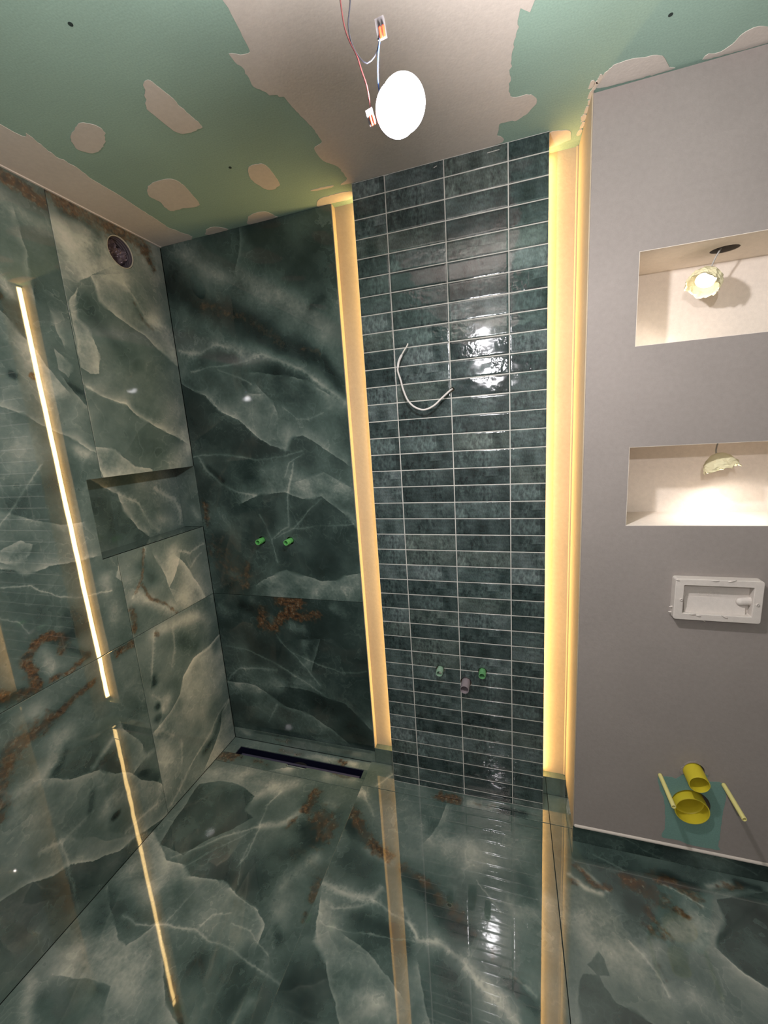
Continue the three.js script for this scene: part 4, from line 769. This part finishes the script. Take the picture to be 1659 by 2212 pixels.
// capped water outlets
function outlet(base, dir, r, len, color, label, grp, opts = {}) {
  const g = group('water_outlet'); g.position.copy(base); tag(g, label, 'pipe', grp);
  const o = V3(0, 0, 0), d = dir.clone().normalize();
  mesh('sleeve', lathe(pipeProfile(r, r * 0.72, len, 0.03), o, d, 32), simple(color, 0.45), g);
  mesh('collar', lathe([[r, len * 0.42], [r * 1.08, len * 0.46], [r * 1.08, len * 0.56], [r, len * 0.6]], o, d, 32), simple(color, 0.45), g);
  mesh('thread', lathe([[0.0001, -0.012], [r * 0.73, -0.012]], o, d, 24), simple(opts.inner ?? color, 0.5), g);
  if (opts.chip) mesh('plaster_chip', new THREE.DodecahedronGeometry(r * 0.38, 0).scale(1, 1.2, 0.6).translate(r * 0.25, -r * 0.1, len * 0.7), FILLER, g);
  return g;
}
outlet(V3(TAPS[0].x, TAPS[0].y, -0.004), V3(0.02, -0.02, 1), 0.0128, 0.04, 0x5fae5c, 'left green capped outlet on the shower wall', 'green outlets on the shower wall');
outlet(V3(TAPS[1].x, TAPS[1].y, -0.004), V3(-0.05, -0.02, 1), 0.0128, 0.04, 0x63b060, 'right green capped outlet on the shower wall', 'green outlets on the shower wall');
outlet(V3(1.1455, 0.584, PZ - 0.006), V3(0, -0.02, 1), 0.0135, 0.036, 0x86a48c, 'pale green outlet with plaster chip, left on the tiled panel', 'green outlets on the tiled panel', { chip: true });
outlet(V3(1.3135, 0.594, PZ - 0.006), V3(0, -0.02, 1), 0.0135, 0.036, 0x5c9460, 'bright green outlet, right on the tiled panel', 'green outlets on the tiled panel', { inner: 0x9a7a48 });
{
  const g = group('drain_pipe'); g.position.set(1.2475, 0.5385, PZ - 0.004); tag(g, 'grey basin waste pipe sticking out low on the tiled panel', 'pipe');
  const d = V3(-0.02, -0.03, 1).normalize(), o = V3(0, 0, 0);
  mesh('pipe', lathe(pipeProfile(0.0172, 0.0148, 0.052, 0.04), o, d, 36), simple(0x8a7f82, 0.45), g);
  mesh('bore', lathe([[0.0001, -0.038], [0.0149, -0.038]], o, d, 24), simple(0x8a7f82, 0.45), g);
  mesh('water_drop', new THREE.SphereGeometry(0.0028, 12, 8).scale(1, 1.4, 1).translate(0.002, -0.0205, 0.049), new THREE.MeshPhysicalMaterial({ color: 0xffffff, transmission: 1, thickness: 0.004, roughness: 0.03, ior: 1.33 }), g);
}
const YELLOW = simple(0xc9b82e, 0.5), YELLOW_PALE = simple(0xd9cf86, 0.55);
{
  const [x, y, r] = PIPES.big, g = group('soil_pipe'); g.position.set(x, y, QZ); tag(g, 'wide yellow toilet waste pipe in the green board patch', 'pipe');
  const d = V3(0, 0, 1), o = V3(0, 0, 0);
  mesh('pipe', lathe(pipeProfile(r - 0.001, r - 0.0045, 0.024, 0.08), o, d, 56), YELLOW, g);
  mesh('inner_collar', lathe([[r - 0.0046, -0.012], [r - 0.009, -0.016], [r - 0.009, -0.028], [r - 0.012, -0.03], [r - 0.012, -0.07]], o, d, 48), YELLOW, g);
  mesh('bore', lathe([[0.0001, -0.07], [r - 0.004, -0.07]], o, d, 40), YELLOW, g);
}
{
  const [x, y, r] = PIPES.flush, g = group('flush_pipe'); g.position.set(x, y, QZ); tag(g, 'narrower yellow flush pipe sticking out above the waste pipe', 'pipe');
  const d = V3(-0.03, -0.01, 1).normalize(), o = V3(0, 0, 0);
  mesh('pipe', lathe(pipeProfile(r, r - 0.0025, 0.056, 0.07), o, d, 44), YELLOW, g);
  mesh('bore', lathe([[0.0001, -0.065], [r - 0.002, -0.065]], o, d, 32), YELLOW, g);
}
for (const [x, y, l, lab] of [[1.9, 0.35, 0.122, 'long thin pale yellow sleeve left of the toilet pipes'], [2.0785, 0.352, 0.124, 'long thin pale yellow sleeve right of the toilet pipes']]) {
  const g = group('bolt_sleeve'); g.position.set(x, y, QZ); tag(g, lab, 'sleeve', 'thin yellow sleeves beside the toilet pipes');
  mesh('tube', lathe(pipeProfile(0.0066, 0.0045, l, 0.05), V3(0, 0, 0), V3(0, 0, 1), 24), YELLOW_PALE, g);
  mesh('bore', lathe([[0.0001, l - 0.05], [0.0046, l - 0.05]], V3(0, 0, 0), V3(0, 0, 1), 16), YELLOW_PALE, g);
}
// building frame of the flush plate
{
  const x0 = 1.894, x1 = 2.111, y0 = 0.9305, y1 = 1.0605, cx = (x0 + x1) / 2, cy = (y0 + y1) / 2, W = (x1 - x0) / 2, Hh = (y1 - y0) / 2, D = 0.028;
  const g = group('flush_plate_frame'); g.position.set(cx, cy, QZ); tag(g, 'white plaster-spattered flush plate box on the grey partition', 'box frame');
  const MAT = plaster(0xdad6d3, 0.6);
  const rr = (s, w, h, r) => { s.moveTo(-w + r, -h); s.lineTo(w - r, -h); s.quadraticCurveTo(w, -h, w, -h + r); s.lineTo(w, h - r); s.quadraticCurveTo(w, h, w - r, h); s.lineTo(-w + r, h); s.quadraticCurveTo(-w, h, -w, h - r); s.lineTo(-w, -h + r); s.quadraticCurveTo(-w, -h, -w + r, -h); return s; };
  const s = rr(new THREE.Shape(), W - 0.002, Hh - 0.002, 0.006); s.holes.push(rr(new THREE.Path(), W - 0.021, Hh - 0.0185, 0.005));
  const fr = new THREE.ExtrudeGeometry(s, { depth: D - 0.002, bevelEnabled: true, bevelThickness: 0.002, bevelSize: 0.002, bevelSegments: 3, curveSegments: 6 });
  mesh('rim', metric(fr), MAT, g);
  const bw = W - 0.02, bh = Hh - 0.0175;
  mesh('back_panel', metric(new THREE.BoxGeometry(bw * 2, bh * 2, 0.003).translate(0, 0, 0.002)), MAT, g);
  const ws = new THREE.Shape([[0, 0], [0.011, 0], [0.001, bh * 1.05], [0, bh * 1.05]].map((q) => new THREE.Vector2(...q)));
  mesh('sloped_ledge', metric(new THREE.ExtrudeGeometry(ws, { depth: bw * 1.72, bevelEnabled: false }).rotateY(-Math.PI / 2).translate(bw * 0.86, -bh, 0.0035)), MAT, g);
  for (const [x, y, lug] of [[-W + 0.0175, -0.001, 0], [W - 0.0125, -0.006, 1]]) {
    mesh('screw_boss', lathe([[0.0016, D - 0.004], [0.0016, D + 0.0025], [0.0042, D + 0.0025], [0.0046, D - 0.002]], V3(x, y, 0), V3(0, 0, 1), 18), MAT, g);
    if (lug) mesh('boss_lug', metric(new THREE.CapsuleGeometry(0.0125, 0.024, 6, 16).rotateZ(Math.PI / 2 + 0.12).scale(1, 1, 0.7).translate(x - 0.02, y + 0.003, 0.0115)), MAT, g);
    else mesh('boss_lug', metric(new THREE.CapsuleGeometry(0.009, 0.006, 6, 16).rotateZ(Math.PI / 2).scale(1, 1.6, 0.6).translate(x + 0.006, y + 0.01, 0.008)), MAT, g);
  }
  const font = await new FontLoader().loadAsync('fonts/droid/droid_sans_bold.typeface.json');
  const tx = new TextGeometry('GEBERIT', { font, size: 0.0105, depth: 0.0009, curveSegments: 4 }); tx.computeBoundingBox(); tx.translate(-tx.boundingBox.max.x / 2 - 0.012, 0.0075, 0.0034);
  mesh('embossed_lettering', metric(tx), MAT, g);
  const flakes = [[-0.03, -Hh - 0.001, 0.02, 0.011], [-0.06, -Hh + 0.02, D + 0.001, 0.009], [-0.045, -Hh + 0.016, D + 0.001, 0.007], [0.02, -Hh + 0.017, D + 0.001, 0.01], [-W - 0.001, -0.03, 0.014, 0.008], [-W - 0.002, -0.05, 0.01, 0.007], [W - 0.001, Hh - 0.02, 0.018, 0.006], [0.03, Hh - 0.002, D, 0.012], [-0.01, Hh - 0.003, D, 0.01], [-W + 0.004, Hh - 0.004, D + 0.0005, 0.006]];
  flakes.forEach(([x, y, z, l], i) => mesh('plaster_flake', metric(new THREE.OctahedronGeometry(1, 1).scale(l, 0.0022, 0.0028).rotateZ((i * 1.7) % 1 - 0.6).translate(x, y, z)), MAT, g));
}
// drain channel in the shower floor
{
  const g = group('linear_drain'); g.position.set(0.4135, SY - 0.04, 0.075); tag(g, 'open dark linear drain channel along the shower back wall', 'drain');
  const st = simple(0x20223a, 0.35, 0.6), x0 = 0.0725, x1 = 0.7545, z0 = 0.0505, z1 = 0.0995, loc = (gg) => gg.translate(-0.4135, 0.04 - SY, -0.075);
  mesh('channel_floor', loc(box(x0, x1, SY - 0.04, SY - 0.037, z0, z1)), st, g);
  mesh('channel_side', loc(box(x0, x1, SY - 0.037, SY - 0.0045, z0, z0 + 0.002)), st, g);
  mesh('channel_side', loc(box(x0, x1, SY - 0.037, SY - 0.0045, z1 - 0.002, z1)), st, g);
  mesh('channel_end', loc(box(x0, x0 + 0.002, SY - 0.037, SY - 0.0045, z0 + 0.002, z1 - 0.002)), st, g);
  mesh('channel_end', loc(box(x1 - 0.002, x1, SY - 0.037, SY - 0.0045, z0 + 0.002, z1 - 0.002)), st, g);
  mesh('flange', loc(box(x0 + 0.03, x1 - 0.01, SY - 0.012, SY - 0.01, z1 - 0.018, z1 - 0.002)), simple(0x5a5870, 0.4, 0.5), g);
  mesh('outlet_trap', lathe([[0.04, 0.0], [0.04, 0.012], [0.036, 0.014], [0.0001, 0.014]], V3(0.0125, 0.003, 0.0), V3(0, 1, 0), 24).scale(1, 1, 0.55), DARK, g);
}
// exhaust duct high on the left wall
{
  const g = group('vent_duct'); g.position.set(-0.0005, VENT.y, VENT.z); tag(g, 'round vent opening with crumpled duct high on the left wall', 'vent');
  const d = V3(1, 0, 0), o = V3(0, 0, 0), prof = [];
  for (let i = 0; i <= 40; i++) prof.push([0.0515 + 0.0012 * Math.sin(i * 1.57), -0.11 + i * 0.0027]);
  mesh('duct_hose', lathe(prof, o, d, 44), simple(0x8b8288, 0.35, 0.7), g);
  mesh('cut_rim', lathe([[0.0525, -0.006], [0.0525, 0.0002], [0.0555, 0.0004], [0.0562, -0.001], [0.0562, -0.008]], o, d, 48), simple(0xa9a493, 0.8), g);
  const foil = new THREE.PlaneGeometry(0.1, 0.1, 26, 26).rotateY(Math.PI / 2), p = foil.attributes.position;
  for (let i = 0; i < p.count; i++) { let y = p.getY(i), z = p.getZ(i); const r = Math.hypot(y, z); if (r > 0.05) { y *= 0.05 / r; z *= 0.05 / r; } p.setXYZ(i, -0.045 + 0.03 * noise(y * 34 + 3, z * 34) + 0.016 * Math.abs(noise(y * 80, z * 80 + 7)), y, z); }
  mesh('crumpled_foil', toCreasedNormals(foil, 0.3), simple(0x75686e, 0.4, 0.5), g);
}

renderer.render(scene, camera);
